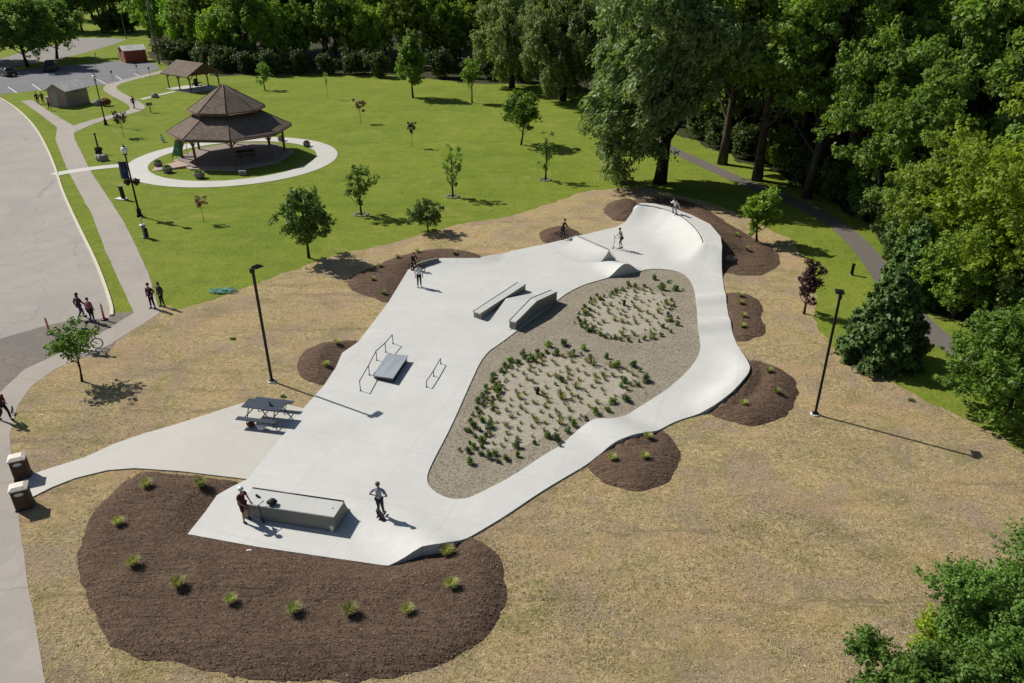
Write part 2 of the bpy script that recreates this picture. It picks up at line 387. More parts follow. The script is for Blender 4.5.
# ------------------------------------------------------------------ ground sheets
def cdt_sheet(name, outer, spacing, zf, mat, holes=(), skirt=None, kind='structure', inner_pts=None, edge_step=None, seed=1, smooth=True):
    outer = np.array(outer)
    if edge_step: outer = resample(outer, edge_step)
    loops = [outer]+[resample(h, edge_step) if edge_step else np.array(h) for h in holes]
    r = np.random.default_rng(seed)
    x0, y0 = outer.min(0); x1, y1 = outer.max(0)
    gx, gy = np.meshgrid(np.arange(x0, x1, spacing), np.arange(y0, y1, spacing*.87))
    gx = gx+(np.arange(gy.shape[0]) % 2)[:, None]*spacing*.5
    g = np.stack([gx.ravel(), gy.ravel()], 1)+r.uniform(-.12, .12, (gx.size, 2))*spacing
    g = g[in_poly(g, outer)]
    for h in loops[1:]: g = g[~in_poly(g, h)]
    for lp in loops:
        if len(g): g = g[seg_dist(g, lp, True) > spacing*.35]
    vs = []; es = []
    for lp in loops:
        b = len(vs); vs += [tuple(p) for p in lp]; es += [(b+i, b+(i+1) % len(lp)) for i in range(len(lp))]
    if inner_pts is not None:
        for lp in inner_pts:
            b = len(vs); vs += [tuple(p) for p in lp]; es += [(b+i, b+i+1) for i in range(len(lp)-1)]
    vs += [tuple(p) for p in g]
    ov, oe, of, *_ = delaunay_2d_cdt([Vector(v) for v in vs], es, [], 0, 1e-5)
    ov = np.array([(v.x, v.y) for v in ov]); of = np.array([f for f in of if len(f) == 3])
    cen = ov[of].mean(1); ok = in_poly(cen, outer)
    for h in loops[1:]: ok &= ~in_poly(cen, h)
    of = of[ok]
    a, b_, c_ = ov[of[:, 0]], ov[of[:, 1]], ov[of[:, 2]]
    cr = (b_-a)[:, 0]*(c_-a)[:, 1]-(b_-a)[:, 1]*(c_-a)[:, 0]
    of[cr < 0] = of[cr < 0][:, ::-1]
    of = of[np.abs(cr) > 1e-8]
    z = zf(ov)
    V = [(p[0], p[1], float(h)) for p, h in zip(ov, z)]; Fc = [tuple(int(i) for i in f) for f in of]; sm = [smooth]*len(Fc)
    if skirt is not None:
        for lp in loops:
            zz = zf(lp); b = len(V); n = len(lp)
            V += [(p[0], p[1], float(h)) for p, h in zip(lp, zz)]+[(p[0], p[1], skirt) for p in lp]
            for i in range(n):
                j = (i+1) % n; Fc.append((b+i, b+n+i, b+n+j, b+j)); sm.append(False)
    me = bpy.data.meshes.new(name); me.from_pydata(V, [], Fc); me.materials.append(mat)
    me.polygons.foreach_set('use_smooth', sm); me.update()
    o = link(name, me)
    if kind: o['kind'] = kind
    return o
def flat(name, poly, z, mat, spacing=4., kind='structure', **k):
    return cdt_sheet(name, poly, spacing, lambda p: np.full(len(p), z), mat, kind=kind, **k)
def ribbon(name, center, width, z, mat, kind='structure', th=None):
    c = smooth_poly(center, 2, False); L = []; R = []
    for i in range(len(c)):
        d = c[min(i+1, len(c)-1)]-c[max(i-1, 0)]; d = d/np.hypot(*d); n = np.array([-d[1], d[0]])*width/2
        L.append(c[i]+n); R.append(c[i]-n)
    m = MB(); n = len(L)
    if th is None:
        m.add([(*p, z) for p in L]+[(*p, z) for p in R], [(i, i+1, n+i+1, n+i) for i in range(n-1)])
    else:
        m.add([(*p, z) for p in L]+[(*p, z) for p in R]+[(*p, z-th) for p in L]+[(*p, z-th) for p in R],
              [(i, i+1, n+i+1, n+i) for i in range(n-1)]+[(i, i+1, 2*n+i+1, 2*n+i) for i in range(n-1)]+[(n+i, n+i+1, 3*n+i+1, 3*n+i) for i in range(n-1)]+[(0, n, 3*n, 2*n), (n-1, 2*n-1, 4*n-1, 3*n-1)])
    o = m.build(name, mat)
    # faces up
    me = o.data
    if me.polygons[0].normal.z < 0: me.flip_normals()
    o['kind'] = kind; return o
flat('ground', np.array([(-900, -60), (900, -60), (900, 1500), (-900, 1500)]), 0., LAWN, 120.)
straw_far = [(-60, 420), (0, 360), (50, 345), (90, 325), (125, 315), (145, 305), (160, 306), (180, 310), (215, 298), (250, 286), (280, 275), (306, 266), (336, 255), (381, 246), (416, 236), (456, 225), (486, 220), (512, 216), (544, 206), (582, 192), (612, 189), (640, 186), (665, 192), (700, 200), (735, 212), (765, 228), (793, 240), (806, 262), (816, 296), (812, 318), (828, 341), (850, 364), (893, 382), (928, 402), (963, 417), (993, 432), (1023, 452), (1120, 500), (1400, 720), (1500, 1100), (-500, 1100), (-200, 600)]
STRAWP = P(straw_far)
flat('straw_field', ragged(STRAWP, .3, .10, 3), .008, STRAW, 2.)
# ---- roads and paths
road = P([(-400, 99), (0, 99), (17.5, 110), (35, 127.5), (47.5, 150), (56, 171), (62.5, 193.5), (80, 231), (97.5, 266), (111, 306), (109, 318), (70, 321), (45, 326), (0, 339), (-300, 395)])
flat('road', road, .014, ROAD, 3.)
kp = P([(-40, 78), (0, 98), (17.5, 109), (35, 126.5), (47.5, 149), (56, 170), (62.5, 192.5), (80, 230), (97.5, 265), (112, 306), (112, 316)])
ribbon('kerb', kp, .20, .11, KERB, th=.11)
grav = P([(-300, 385), (0, 334), (45, 321), (70, 316), (109, 312), (135, 311), (140, 318), (110, 350), (70, 362), (35, 380), (10, 400), (-80, 490), (-300, 600)])
flat('gravel_ground', ragged(grav, .5, .12, 5), .011, GRAVEL, 3.)
walk = P([(21, 101), (40, 114), (57, 127.5), (55.5, 140), (67.5, 170), (92.5, 216), (107.5, 256), (127.5, 298.5), (134, 313), (100, 334), (62, 352), (25, 369.5), (0, 392), (-25, 440), (-45, 520), (-60, 683), (-60, 780), (52, 780), (45, 683), (37.5, 638), (30, 595.5), (25, 563), (20, 528), (16, 500), (12, 459), (10, 434.5), (17.5, 407), (30, 387), (55, 369.5), (82.5, 357), (110, 344.5), (160, 313.5), (147.5, 271), (125, 223.5), (90, 170), (75, 140), (72.5, 125), (50, 112), (32.5, 100)])
flat('footpath', ragged(walk, .5, .015, 9), .018, PATH, 3.)
sidep = P([(66, 133), (85, 124), (110, 117), (135, 111), (139, 107), (130, 101), (118, 95), (110, 90), (110, 86), (120, 82), (140, 77), (165, 71)])
ribbon('side_path', sidep, 2.0, .022, PATH)
ribbon('crossing_path', P([(54, 175), (64, 172.5), (92, 168.5), (115, 166), (140, 165)]), 1.5, .026, CONC_PATH)
ribbon('pavilion_path', P([(141, 99.5), (157, 95.5), (175, 91.5)]), .9, .026, CONC_PATH)
GC = np.array([-30.4, 83.7]); RC = np.array([-30.1, 82.6])
ang = np.linspace(0, 2*math.pi, 72, endpoint=False)
flat('ring_path', RC+11.0*np.stack([np.cos(ang), np.sin(ang)], 1), .030, CONC_PATH, 2., holes=[RC+8.7*np.stack([np.cos(ang), np.sin(ang)], 1)])
lot = P([(-200, 130), (-60, 97), (0, 94.5), (60, 88), (85, 86.5), (110, 84.5), (140, 77), (160, 68), (150, 61), (118, 61), (90, 64), (60, 66), (20, 70), (-30, 74), (-200, 88)])
flat('parking_lot', lot, .014, LOT, 5.)
flat('far_road', P([(-260, 74), (0, 59), (30, 50), (60, 44), (75, 38), (100, 38), (127, 39), (115, 44), (95, 50), (60, 59), (20, 66), (-30, 70), (-260, 90)]), .014, FARROAD, 8.)
for i, (a, b) in enumerate((((8, 87), (17, 93)), ((32, 84), (41, 90.5)), ((96, 79), (107, 84.5)), ((116, 76), (124, 81.5)), ((134, 73.5), (144, 78)), ((-18, 90), (-8, 97)), ((128, 71), (146, 70)))):
    ribbon('parking_line', P([a, b]), .16, .020, LINE)
wp = P([(655, 138), (668, 148), (690, 158), (712, 168), (745, 183), (790, 199), (835, 222), (862, 247), (878, 268), (897, 297), (922, 325), (950, 347), (990, 366), (1040, 388), (1150, 430)])
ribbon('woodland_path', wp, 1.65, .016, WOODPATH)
FORP = P([(560, 70), (600, 88), (655, 122), (700, 143), (740, 160), (775, 172), (812, 190), (850, 214), (886, 246), (912, 285), (940, 315), (975, 335), (1010, 348), (1080, 375), (1400, 470), (1500, 200), (1500, 30), (600, 14), (560, 40)])
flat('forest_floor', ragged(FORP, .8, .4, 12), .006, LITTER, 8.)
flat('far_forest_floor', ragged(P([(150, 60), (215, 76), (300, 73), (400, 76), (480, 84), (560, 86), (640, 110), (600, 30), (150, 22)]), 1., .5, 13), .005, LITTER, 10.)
# ------------------------------------------------------------------ skatepark slab
Z0 = .07; ZQ = 1.4
coping = P([(637, 204.5), (648, 205.8), (660, 208), (675, 212.5), (685, 219), (694, 227), (700, 234.7), (703, 242.5), (722, 246)], ZQ)
deckpoly = np.vstack([coping, P([(720.6, 236.6), (710, 224), (692, 215), (670, 207), (655, 203.6), (641, 202.8)], ZQ)])
r1 = (np.array(at(604, 264)), np.array(at(624, 275)))
r2 = (np.array(at(596, 424)), np.array(at(628, 440)))
r3 = (np.array(at(690, 302)), np.array(at(734, 298))); r4 = (np.array(at(694, 328)), np.array(at(740, 324)))
r5 = (np.array(at(378, 519)), np.array(at(423, 551)))
berm = P([(736, 345, .1), (748, 361, .45), (751, 369.5, .55), (742, 382, .55), (724.5, 398, .5), (699.5, 413, .15)])
berm_h = np.array([0., .42, .55, .55, .42, 0.])
edge6 = (np.array(at(438, 257)), np.array(at(479, 257)))
def ridge(p, ab, ha, hb, w_):
    a, b = ab; L = np.hypot(*(b-a)); u = (b-a)/L; q = p-a; t = q @ u; d = np.abs(q[:, 0]*-u[1]+q[:, 1]*u[0])
    h = ha+(hb-ha)*np.clip(t/L, 0, 1.2); fade = np.clip(1-np.clip(-t, 0, None)/1.2, 0, 1)*np.clip(1-np.clip(t-L-1.2, 0, None)/.6, 0, 1)
    return h*fade*.5*(1+np.cos(np.pi*np.clip(d/w_, 0, 1)))
def conc_h(p):
    p = np.atleast_2d(p)
    h = np.zeros(len(p))
    for r, ha, hb, w_ in ((r1, .12, .78, 1.5), (r2, .42, .42, 1.9), (r3, .2, .2, 1.2), (r4, .2, .2, 1.2), (r5, .03, .42, 1.7)): h = np.maximum(h, ridge(p, r, ha, hb, w_))
    d, t = seg_dist(p, berm, False, True); H = np.interp(t, np.arange(6), berm_h)
    h = np.maximum(h, H*np.where(d < .42, 1., np.clip(1-(d-.42)/1.7, 0, 1)**2))
    d = seg_dist(p, edge6); h = np.maximum(h, .3*np.clip(1-d/1.8, 0, 1))
    dq = seg_dist(p, coping); q = (ZQ-Z0)*np.clip(1-dq/2.9, 0, 1)**2.25
    q = np.where(in_poly(p, deckpoly) | (seg_dist(p, deckpoly, True) < .02), ZQ-Z0, q)
    return Z0+np.maximum(h, q)
def conc_pts(pts):
    out = []
    for p in pts:
        if len(p) > 2: out.append(at(p[0], p[1], p[2])); continue
        z = Z0
        for _ in range(6):
            q = at(p[0], p[1], z); z = .5*z+.5*float(conc_h(np.array([q]))[0]) 
        out.append(at(p[0], p[1], z))
    return np.array(out)
outer1 = [(247.5, 479), (231, 487), (217, 495), (205, 512), (187.5, 534), (256, 546.5), (320, 556), (388.5, 565.5), (405, 557), (422, 546.5), (432, 545), (441, 544), (456, 541), (473, 535), (490, 525), (508, 514), (540, 492), (569.5, 474.5), (587, 464.5), (599, 454.5), (612, 443), (629.5, 436), (647, 433), (672, 422), (697, 414.5)]
outer_b = [(724.5, 398, .55), (742, 382, .6), (751, 369.5, .6), (748, 361, .5)]
outer2 = [(736, 342), (733, 335), (730, 320), (726, 297), (723, 281), (722, 272)]
decko = [(722, 246, ZQ), (720.6, 236.6, ZQ), (710, 224, ZQ), (692, 215, ZQ), (670, 207, ZQ), (655, 203.6, ZQ), (641, 202.8, ZQ), (637, 204.5, ZQ)]
outer3 = [(634.5, 209, .95), (632, 218, .35), (624, 224.5, .1), (616, 227), (602, 230), (584.5, 234.5), (575, 236), (562, 240), (545, 244), (528, 247.5), (511, 251), (495, 254.5), (479, 258), (460, 258), (440, 258), (428, 260), (416, 263.5), (408, 270), (388.5, 302), (358.5, 341.5), (342, 353), (336, 367), (323.5, 386), (303.5, 408)]
_curve = smooth_poly(np.vstack([conc_pts(outer1[9:]), conc_pts(outer_b), conc_pts(outer2[:-1])]), 2, False)
OUT = np.vstack([conc_pts(outer1[:9]), _curve, conc_pts(outer2[-1:]), conc_pts(decko), conc_pts(outer3)])
hole = conc_pts([(502, 342), (483.5, 354.5), (468.5, 387), (451, 427), (431, 464.5), (426.5, 477), (428.5, 486), (438.5, 494.5), (453.5, 499.5), (468.5, 498), (481, 492), (511, 477), (542, 456), (562, 444.5), (574.5, 432), (589.5, 421), (598, 418), (612, 419.5), (627, 414.5), (647, 402), (667, 389.5), (684.5, 374.5), (697, 359.5), (701, 347), (700, 341), (698, 321), (696.5, 296), (692, 281), (682, 272), (662, 268.5), (647, 269), (640.5, 271.2, Z0), (628, 273.6, Z0), (616, 276, Z0), (604.5, 278.5, Z0), (582, 285), (566, 293.5), (557, 300.5), (515.5, 331.8)])
hole = smooth_poly(hole, 2); OUTs = resample(OUT, .3); HOLEs = resample(hole, .3)
slab = cdt_sheet('skatepark_slab', OUTs, .34, conc_h, CONC, holes=[HOLEs], skirt=-.1, inner_pts=[resample(coping, .25, False)[1:-1]])
padp = P([(247.5, 479), (180, 471), (135, 468), (107.5, 470), (75, 478), (52, 487), (30, 498), (24, 493), (19, 482), (35, 473), (85, 457), (112, 444.5), (142, 434), (175, 424.5), (242, 403), (255, 399.5), (280, 403), (303.5, 408)], .06)
cdt_sheet('picnic_pad', padp, .8, lambda p: np.full(len(p), .062), CONC_WARM, skirt=-.05)
copm = MB(); cc = smooth_poly(coping[:-1], 1, False)
copm.tube([(x, y, ZQ+.012) for x, y in cc], .028, 8); cop = copm.build('coping', DARKSTEEL, slab)
# ---- the planted island inside the slab
flat('island_bed', HOLEs, .022, ISL, .8)
lo_poly = P([(500, 372), (528, 358), (562, 354), (600, 365), (636, 372), (638, 385), (612, 400), (588, 414), (566, 428), (545, 438), (520, 447), (498, 452), (478, 445), (476, 430), (483, 405)])
up_poly = P([(583, 308), (600, 296), (625, 288), (650, 289), (668, 298), (674, 312), (668, 328), (645, 336), (615, 338), (592, 330), (582, 320)])
flat('bare_soil', ragged(smooth_poly(lo_poly), .3, .13, 21), .030, SAND, .9)
flat('bare_soil', ragged(smooth_poly(up_poly), .3, .13, 22), .030, SAND, .9)
# ---- mulch beds
_rs = np.random.default_rng(5); _ph = _rs.uniform(0, 6.28, (24, 3)); _fr = _rs.normal(0, 1, (24, 2))*2.6
def lumps(p):
    h = np.zeros(len(p))
    for i in range(24): h += np.sin(p[:, 0]*_fr[i, 0]+p[:, 1]*_fr[i, 1]+_ph[i, 0])
    return h/24**.5
BEDZ = []
def mulch_bed(name, pts, seed, hgt=.28, extra=None, spacing=.3):
    poly = ragged(smooth_poly(P(pts) if not isinstance(pts, np.ndarray) else pts, 2), .22, .05, seed)
    def zf(p):
        d = seg_dist(p, poly, True); e = np.clip(d/1.1, 0, 1)
        z = .026+hgt*(1-(1-e)**2)+lumps(p)*.035*e
        dc = seg_dist(p, OUT, True); z = np.where(in_poly(p, OUT), .02, np.where(dc < .9, np.minimum(z, .05+dc*.25), z)) if extra is None else z
        if extra is None and seed != 31: z = np.where(in_poly(p, OUT), .02, np.maximum(z, (conc_h(p)-.09)*np.clip(1-dc/1.6, 0, 1)*np.clip(d/.25, 0, 1)))
        if extra is not None: z = extra(p, z)
        return z
    BEDZ.append((poly, zf))
    return cdt_sheet(name, poly, spacing, zf, MULCH)
M1 = [(250, 484), (180, 474), (147, 471), (128, 478), (110, 496), (95, 512), (83, 535), (76, 555), (80, 578), (90, 605), (106, 640), (122, 655), (175, 664), (212, 674), (255, 679), (331, 683), (396, 679), (431, 667), (468.5, 652), (491, 632), (506, 603), (507, 578), (497, 555), (481, 543), (464, 536), (430, 530), (388, 540), (250, 525), (240, 500)]
M2 = [(587, 467), (597, 478), (612, 487), (637, 492), (659.5, 487), (675, 475), (681, 458), (675, 442), (662, 430), (645, 420), (620, 425), (600, 440)]
M3 = [(704.5, 412), (724.5, 421), (752, 427), (770, 422.5), (788, 415), (798.5, 397), (796, 382), (785.5, 372), (768, 364), (750, 360), (735, 370), (715, 392)]
M4 = [(718, 294), (735, 292.5), (748, 294), (759, 301), (763, 309), (760, 318), (767, 328), (763, 336), (745, 341.5), (722, 340)]
M5 = [(712, 272), (727, 273), (744.5, 276), (767, 274.5), (782, 264), (776, 250), (755, 239), (731, 226), (710, 211), (690, 202), (666, 197.5), (642, 198), (627, 202), (634, 215), (660, 215), (690, 235)]
M6 = [(484, 262), (481, 256), (468.5, 251), (443.5, 248.5), (418.5, 251), (396, 257), (376, 266), (353, 275), (346, 283.5), (353.5, 292), (368.5, 297), (390, 304), (405, 290), (425, 270)]
M7 = [(550, 247), (541, 240), (539, 234), (545, 229), (560, 226.5), (572, 228), (582, 235), (585, 240), (570, 246)]
M8 = [(603, 210), (607, 204), (618, 201), (632, 200.5), (640, 205), (640, 216), (630, 222), (615, 221), (607, 216)]
M9 = [(296, 368), (300, 357), (310, 347), (323.5, 343), (345, 340.5), (362, 342), (352, 362), (338, 380), (325, 386), (312, 384), (300, 378)]
def near_deck(p, z):
    d = seg_dist(p, deckpoly, True); ins = in_poly(p, deckpoly)
    dc = seg_dist(p, OUT, True); z = np.where(in_poly(p, OUT), .0, z)
    m = 1.12*np.clip(1-d/3.2, 0, 1)**1.1
    # keep low in front of the deck corner, where the slab edge is low
    low = np.clip((p[:, 1]-(np.array(at(722, 262))[1]))/1.6, 0, 1)
    z2 = np.maximum(z, m*low*(seg_dist(p, P([(603, 208), (625, 203), (640, 200), (660, 199), (690, 203), (735, 226), (775, 250), (782, 264)]), False) > .0))
    ed = np.clip(seg_dist(p, smooth_poly(P(M5), 2), True)/1.0, 0, 1)
    return np.where(ins | in_poly(p, OUT), .0, np.minimum(z2, .026+z2*ed**.7))
beds = [mulch_bed('mulch_bed', M1, 31, .30), mulch_bed('mulch_bed', M2, 32, .26), mulch_bed('mulch_bed', M3, 33, .34), mulch_bed('mulch_bed', M4, 34, .22),
        mulch_bed('mulch_bed', M5, 35, .2, near_deck), mulch_bed('mulch_bed', M6, 36, .22), mulch_bed('mulch_bed', M7, 37, .35), mulch_bed('mulch_bed', M8, 38, .45), mulch_bed('mulch_bed', M9, 39, .3)]
#@@PART2
# ================================================================== skate obstacles
def xy(px, py, z=0.): return Vector((*at(px, py, z), z))
# concave two-sided spine
def lin(a, b, t): return a+(b-a)*t
c1 = np.array(at(577, 235.6, .93)); c2 = np.array(at(609.3, 249.8, .91)); u = (c2-c1)/np.hypot(*(c2-c1)); nl = np.array([u[1], -u[0]])
if nl[0] > 0: nl = -nl
Ls = np.hypot(*(c2-c1))
sp = empty('spine_ramp', (c1[0], c1[1], 0), 0, 'low pale concrete spine with curved faces meeting in a sharp crest', 'skate ramp')
m = MB(); NS, NP = 14, 12; vs = []
for i in range(NS+1):
    t = i/NS; wl = 2.1-.95*t**4; wr = 1.5-.75*t**3; H = .86-.02*t
    for k in range(-NP, NP+1):
        q = abs(k)/NP; wd = wl if k < 0 else wr; z = H*(1-q)**1.8
        p = c1+u*Ls*t+nl*(q*wd if k < 0 else -q*wd)-c1
        vs.append((p[0], p[1], Z0+z+.003))
W = 2*NP+1
m.add(vs, [(i*W+k, i*W+k+1, (i+1)*W+k+1, (i+1)*W+k) for i in range(NS) for k in range(2*NP)], True)
e = len(vs); b0 = NS*W
m.add([vs[b0+k] for k in range(W)]+[(vs[b0+k][0], vs[b0+k][1], Z0-.02) for k in range(W)], [(k, k+1, W+k+1, W+k) for k in range(W-1)])
m.add([vs[k] for k in range(W)]+[(vs[k][0], vs[k][1], Z0-.02) for k in range(W)], [(k, W+k, W+k+1, k+1) for k in range(W-1)])
m.build('ramp_surface', CONC_PLAIN, sp, fix=False)
m = MB(); a = Vector((0, 0, Z0+.865)); bb = Vector((u[0]*Ls, u[1]*Ls, Z0+.845)); m.tube([a, bb], .025, 8); m.build('coping', DARKSTEEL, sp)

def slab_block(name, top, base_z, mat, label, cat, edge=True, group=None):
    """a solid block from a 3-D top outline (list of xyz) down to base_z"""
    c = Vector((sum(p[0] for p in top)/len(top), sum(p[1] for p in top)/len(top), 0))
    r = empty(name, (c.x, c.y, base_z), 0, label, cat, group)
    off = Vector((c.x, c.y, base_z)); T = [Vector(p)-off for p in top]; n = len(T)
    th = .075
    m = MB(); m.add([v for v in T]+[Vector((v.x, v.y, v.z-th)) for v in T], [tuple(range(n))]+[(i, (i+1) % n, n+(i+1) % n, n+i) for i in range(n)]+[tuple(range(2*n-1, n-1, -1))]); m.build('top_slab', CONC_PLAIN, r)
    cen = sum(T, Vector())/n
    ins = [Vector((v.x+(cen.x-v.x)*.02, v.y+(cen.y-v.y)*.02, v.z-th+.0)) for v in T]
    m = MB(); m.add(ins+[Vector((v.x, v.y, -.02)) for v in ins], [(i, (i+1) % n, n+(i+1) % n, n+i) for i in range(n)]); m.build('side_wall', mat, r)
    return r, T
CONC_SHADE = mat_concrete('shade_toned_concrete', (.20, .195, .17), .12, False)  # obstacle concrete with a darkened colour, painting in shade on the side walls
# straight ledge and bank-to-ledge hubba
za = .42
A = [xy(473, 311.3, Z0+za), xy(480.6, 313.8, Z0+za), xy(526, 284.6, Z0+za), xy(517.8, 282.2, Z0+za)]
r, T = slab_block('grind_ledge', A, Z0, CONC_SHADE, 'long straight flat-topped concrete ledge on the left of the low bank', 'skate ledge')
m = MB(); m.tube([T[1]+Vector((0, 0, .004)), T[2]+Vector((0, 0, .004))], .03, 6); m.tube([T[0]+Vector((0, 0, .004)), T[3]+Vector((0, 0, .004))], .022, 6); m.build('edge_rail', DARKSTEEL, r)
z1, z2, z3 = .60, .80, .62
B = [xy(509.2, 320.6, Z0+.52), xy(516, 322.4, Z0+.52), xy(537, 301.4, Z0+.88), xy(557.2, 292, Z0+.66), xy(551.2, 290, Z0+.66), xy(531, 298.2, Z0+.88)]
def block_multi(name, L, Rr, label, cat):
    """L and Rr: matching edge points of a bent top surface"""
    c = (L[0]+Rr[-1])/2; off = Vector((c.x, c.y, Z0)); r = empty(name, tuple(off), 0, label, cat)
    l = [p-off for p in L]; q = [p-off for p in Rr]; n = len(l); th = Vector((0, 0, .08))
    m = MB(); vs = l+q+[p-th for p in l]+[p-th for p in q]
    f = [(i, i+1, n+i+1, n+i) for i in range(n-1)]+[(2*n+i, 3*n+i, 3*n+i+1, 2*n+i+1) for i in range(n-1)]+[(i, 2*n+i, 2*n+i+1, i+1) for i in range(n-1)]+[(n+i, n+i+1, 3*n+i+1, 3*n+i) for i in range(n-1)]+[(0, n, 3*n, 2*n), (n-1, 3*n-1, 4*n-1, 2*n-1)]
    m.add(vs, f); m.build('top_slab', CONC_PLAIN, r)
    m = MB(); g = lambda p: Vector((p.x, p.y, -.02))
    sh = [(p+(q[i]-p)*.03)-th for i, p in enumerate(l)]; sq = [(p+(l[i]-p)*.03)-th for i, p in enumerate(q)]
    vs = sh+sq+[g(p) for p in sh]+[g(p) for p in sq]
    m.add(vs, [(i, 2*n+i, 2*n+i+1, i+1) for i in range(n-1)]+[(n+i, n+i+1, 3*n+i+1, 3*n+i) for i in range(n-1)]+[(0, n, 3*n, 2*n), (n-1, 3*n-1, 4*n-1, 2*n-1)]); m.build('side_wall', CONC_SHADE, r)
    m = MB(); m.tube([p+Vector((0, 0, .005)) for p in l], .025, 6); m.tube([p+Vector((0, 0, .005)) for p in q], .025, 6); m.build('edge_rail', DARKSTEEL, r)
    return r
block_multi('hubba_ledge', [B[0], B[5], B[4]], [B[1], B[2], B[3]], 'tall wedge-shaped concrete ledge that rises to a bend, along the edge of the planted island', 'skate ledge')
# bank between them
bA0 = xy(489, 322, Z0); bB0 = xy(509.5, 330.5, Z0); pk1 = xy(506, 298.5, Z0+.40); pk2 = xy(534, 303.5, Z0+.46); bk1 = xy(527, 293, Z0); bk2 = xy(553, 298, Z0)
r = empty('bank_ramp', tuple(bA0), 0, 'low concrete bank rising to a ridge between the straight ledge and the wedge ledge', 'skate ramp')
o_ = bA0.copy(); V_ = [p-o_ for p in (bA0, bB0, pk2, pk1, bk2, bk1)]
for v in V_: v.z += .004
m = MB(); m.add(V_+[Vector((v.x, v.y, -.02)) for v in V_], [(0, 1, 2, 3), (3, 2, 4, 5), (0, 3, 9, 6), (3, 5, 11, 9), (1, 7, 8, 2), (2, 8, 10, 4), (0, 6, 7, 1), (4, 10, 11, 5)]); m.build('bank_surface', CONC_PLAIN, r)
# box quarter pipe in the foreground
zt = Z0+.70
q0 = xy(252.8, 488, zt); q1 = xy(344, 501.5, zt); q2 = xy(337, 513.4, zt); q3 = xy(249.5, 501.8, zt)
r = empty('quarter_pipe', (q3.x, q3.y, Z0), 0, 'long grey concrete quarter pipe box at the near end of the slab, wall in shade', 'skate ramp')
off = Vector((q3.x, q3.y, Z0)); u1 = (q1-q0).normalized(); back = Vector((-u1.y, u1.x, 0)); back = back if back.y > 0 else -back
Lq = (q1-q0).length; dep = 1.0; base = q0-back*0-off; H = .70
prof = [(-dep, -.02), (-dep, H), (0, H)]
NPQ = 12; R_ = 1.25
for k in range(1, NPQ+1):
    x = .42*k/NPQ; prof.append((x, H*(1-x/.42)**1.7+.004))
prof.append((.42, -.02))
f = MB(); n = len(prof)
f.add([base*1+u1*s_*Lq+back*x-Vector((0, 0, base.z))+Vector((0, 0, z)) for s_ in (0, 1) for x, z in prof], [(i, i+1, n+i+1, n+i) for i in range(n-1)]+[tuple(range(n-1, -1, -1)), tuple(range(n, 2*n))])
ob = f.build('ramp_body', [CONC_PLAIN, CONC_SHADE], r)
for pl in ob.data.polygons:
    if abs(pl.normal.z) < .1: pl.material_index = 1  # upright faces get the concrete with shade in its colour
m = MB(); b_ = base-Vector((0, 0, base.z)); m.tube([b_+Vector((0, 0, H+.012)), b_+u1*Lq+Vector((0, 0, H+.012))], .03, 8); m.build('coping', DARKSTEEL, r)
m = MB(); m.box(tuple(b_+u1*Lq/2-back*(dep-.02)+Vector((0, 0, H+.006))), (Lq, .05, .02), rz=math.atan2(u1.y, u1.x)); m.build('edge_rail', GALV, r)
# rails
def rail_thing(label, tops, feet, r=.024, name='grind_rail', extra=()):
    o = empty(name, (tops[0].x, tops[0].y, Z0), 0, label, 'skate rail'); off = Vector((tops[0].x, tops[0].y, Z0))
    m = MB(); m.tube([p-off for p in tops], r, 8); m.build('top_rail', BLACK, o)
    for a, b in feet:
        m = MB(); m.tube([a-off, b-off], r*.9, 8); m.lathe([(.06, -.002), (.06, .012)], 10, tuple(b-off)); m.build('post', BLACK, o)
    for pts in extra:
        m = MB(); m.tube([p-off for p in pts], r*.9, 8); m.build('lower_rail', BLACK, o)
    return o
def rz(px, py, h): return xy(px, py, Z0+h)
def foot(p): return Vector((p.x, p.y, Z0))
# handrail on the left of the manual pad: long bent tube with uprights
T_ = [rz(359.5, 381, .58), rz(368.5, 365.5, .58), rz(376, 351, .58), rz(385, 343, .58), rz(392.3, 334.8, .58)]
rail_thing('black bent handrail with uprights along the left side of the grey pad', T_, [(p, foot(p)) for p in T_], .024)
T_ = [rz(426.3, 381.5, .33), rz(433.5, 370.8, .33), rz(440.5, 358.6, .33)]
rail_thing('free-standing low black flat rail on the open slab right of the grey pad', T_, [(p, foot(p)) for p in T_], .024)
# manual pad (hip wedge with steel skin)
PADM = plain('pad_steel', (.30, .33, .36), .42, .25, .06)
pz = Z0+.34
pts = [xy(372.5, 375.5, pz*.72), xy(393, 378.2, pz), xy(408.2, 355.5, pz), xy(387.5, 353.5, pz)]
r = empty('manual_pad', (pts[0].x, pts[0].y, Z0), 0, 'blue-grey slanted pad beside the bent handrail, dark along its near edge', 'skate pad')
off = Vector((pts[0].x, pts[0].y, Z0)); Tp = [p-off for p in pts]
mid0 = Tp[0].lerp(Tp[1], .48); mid1 = Tp[3].lerp(Tp[2], .42)
m = MB(); vs = [Tp[0], mid0, mid1, Tp[3], Tp[1], Tp[2]]
d_ = Vector((0, 0, .05)); m.add(vs+[v-d_ for v in vs], [(0, 1, 2, 3), (1, 4, 5, 2), (9, 8, 7, 6), (8, 11, 10, 7), (0, 6, 7, 1), (1, 7, 10, 4), (4, 10, 11, 5), (5, 11, 8, 2), (2, 8, 9, 3), (3, 9, 6, 0)]); m.build('pad_top', PADM, r)
m = MB(); sh = [v.lerp(sum(vs, Vector())/6, .07)-d_ for v in (Tp[0], Tp[1], Tp[2], Tp[3])]; m.add(sh+[Vector((v.x, v.y, -.01)) for v in sh], [(i, (i+1) % 4, 4+(i+1) % 4, 4+i) for i in range(4)]); m.build('pad_base', DARKSTEEL, r)
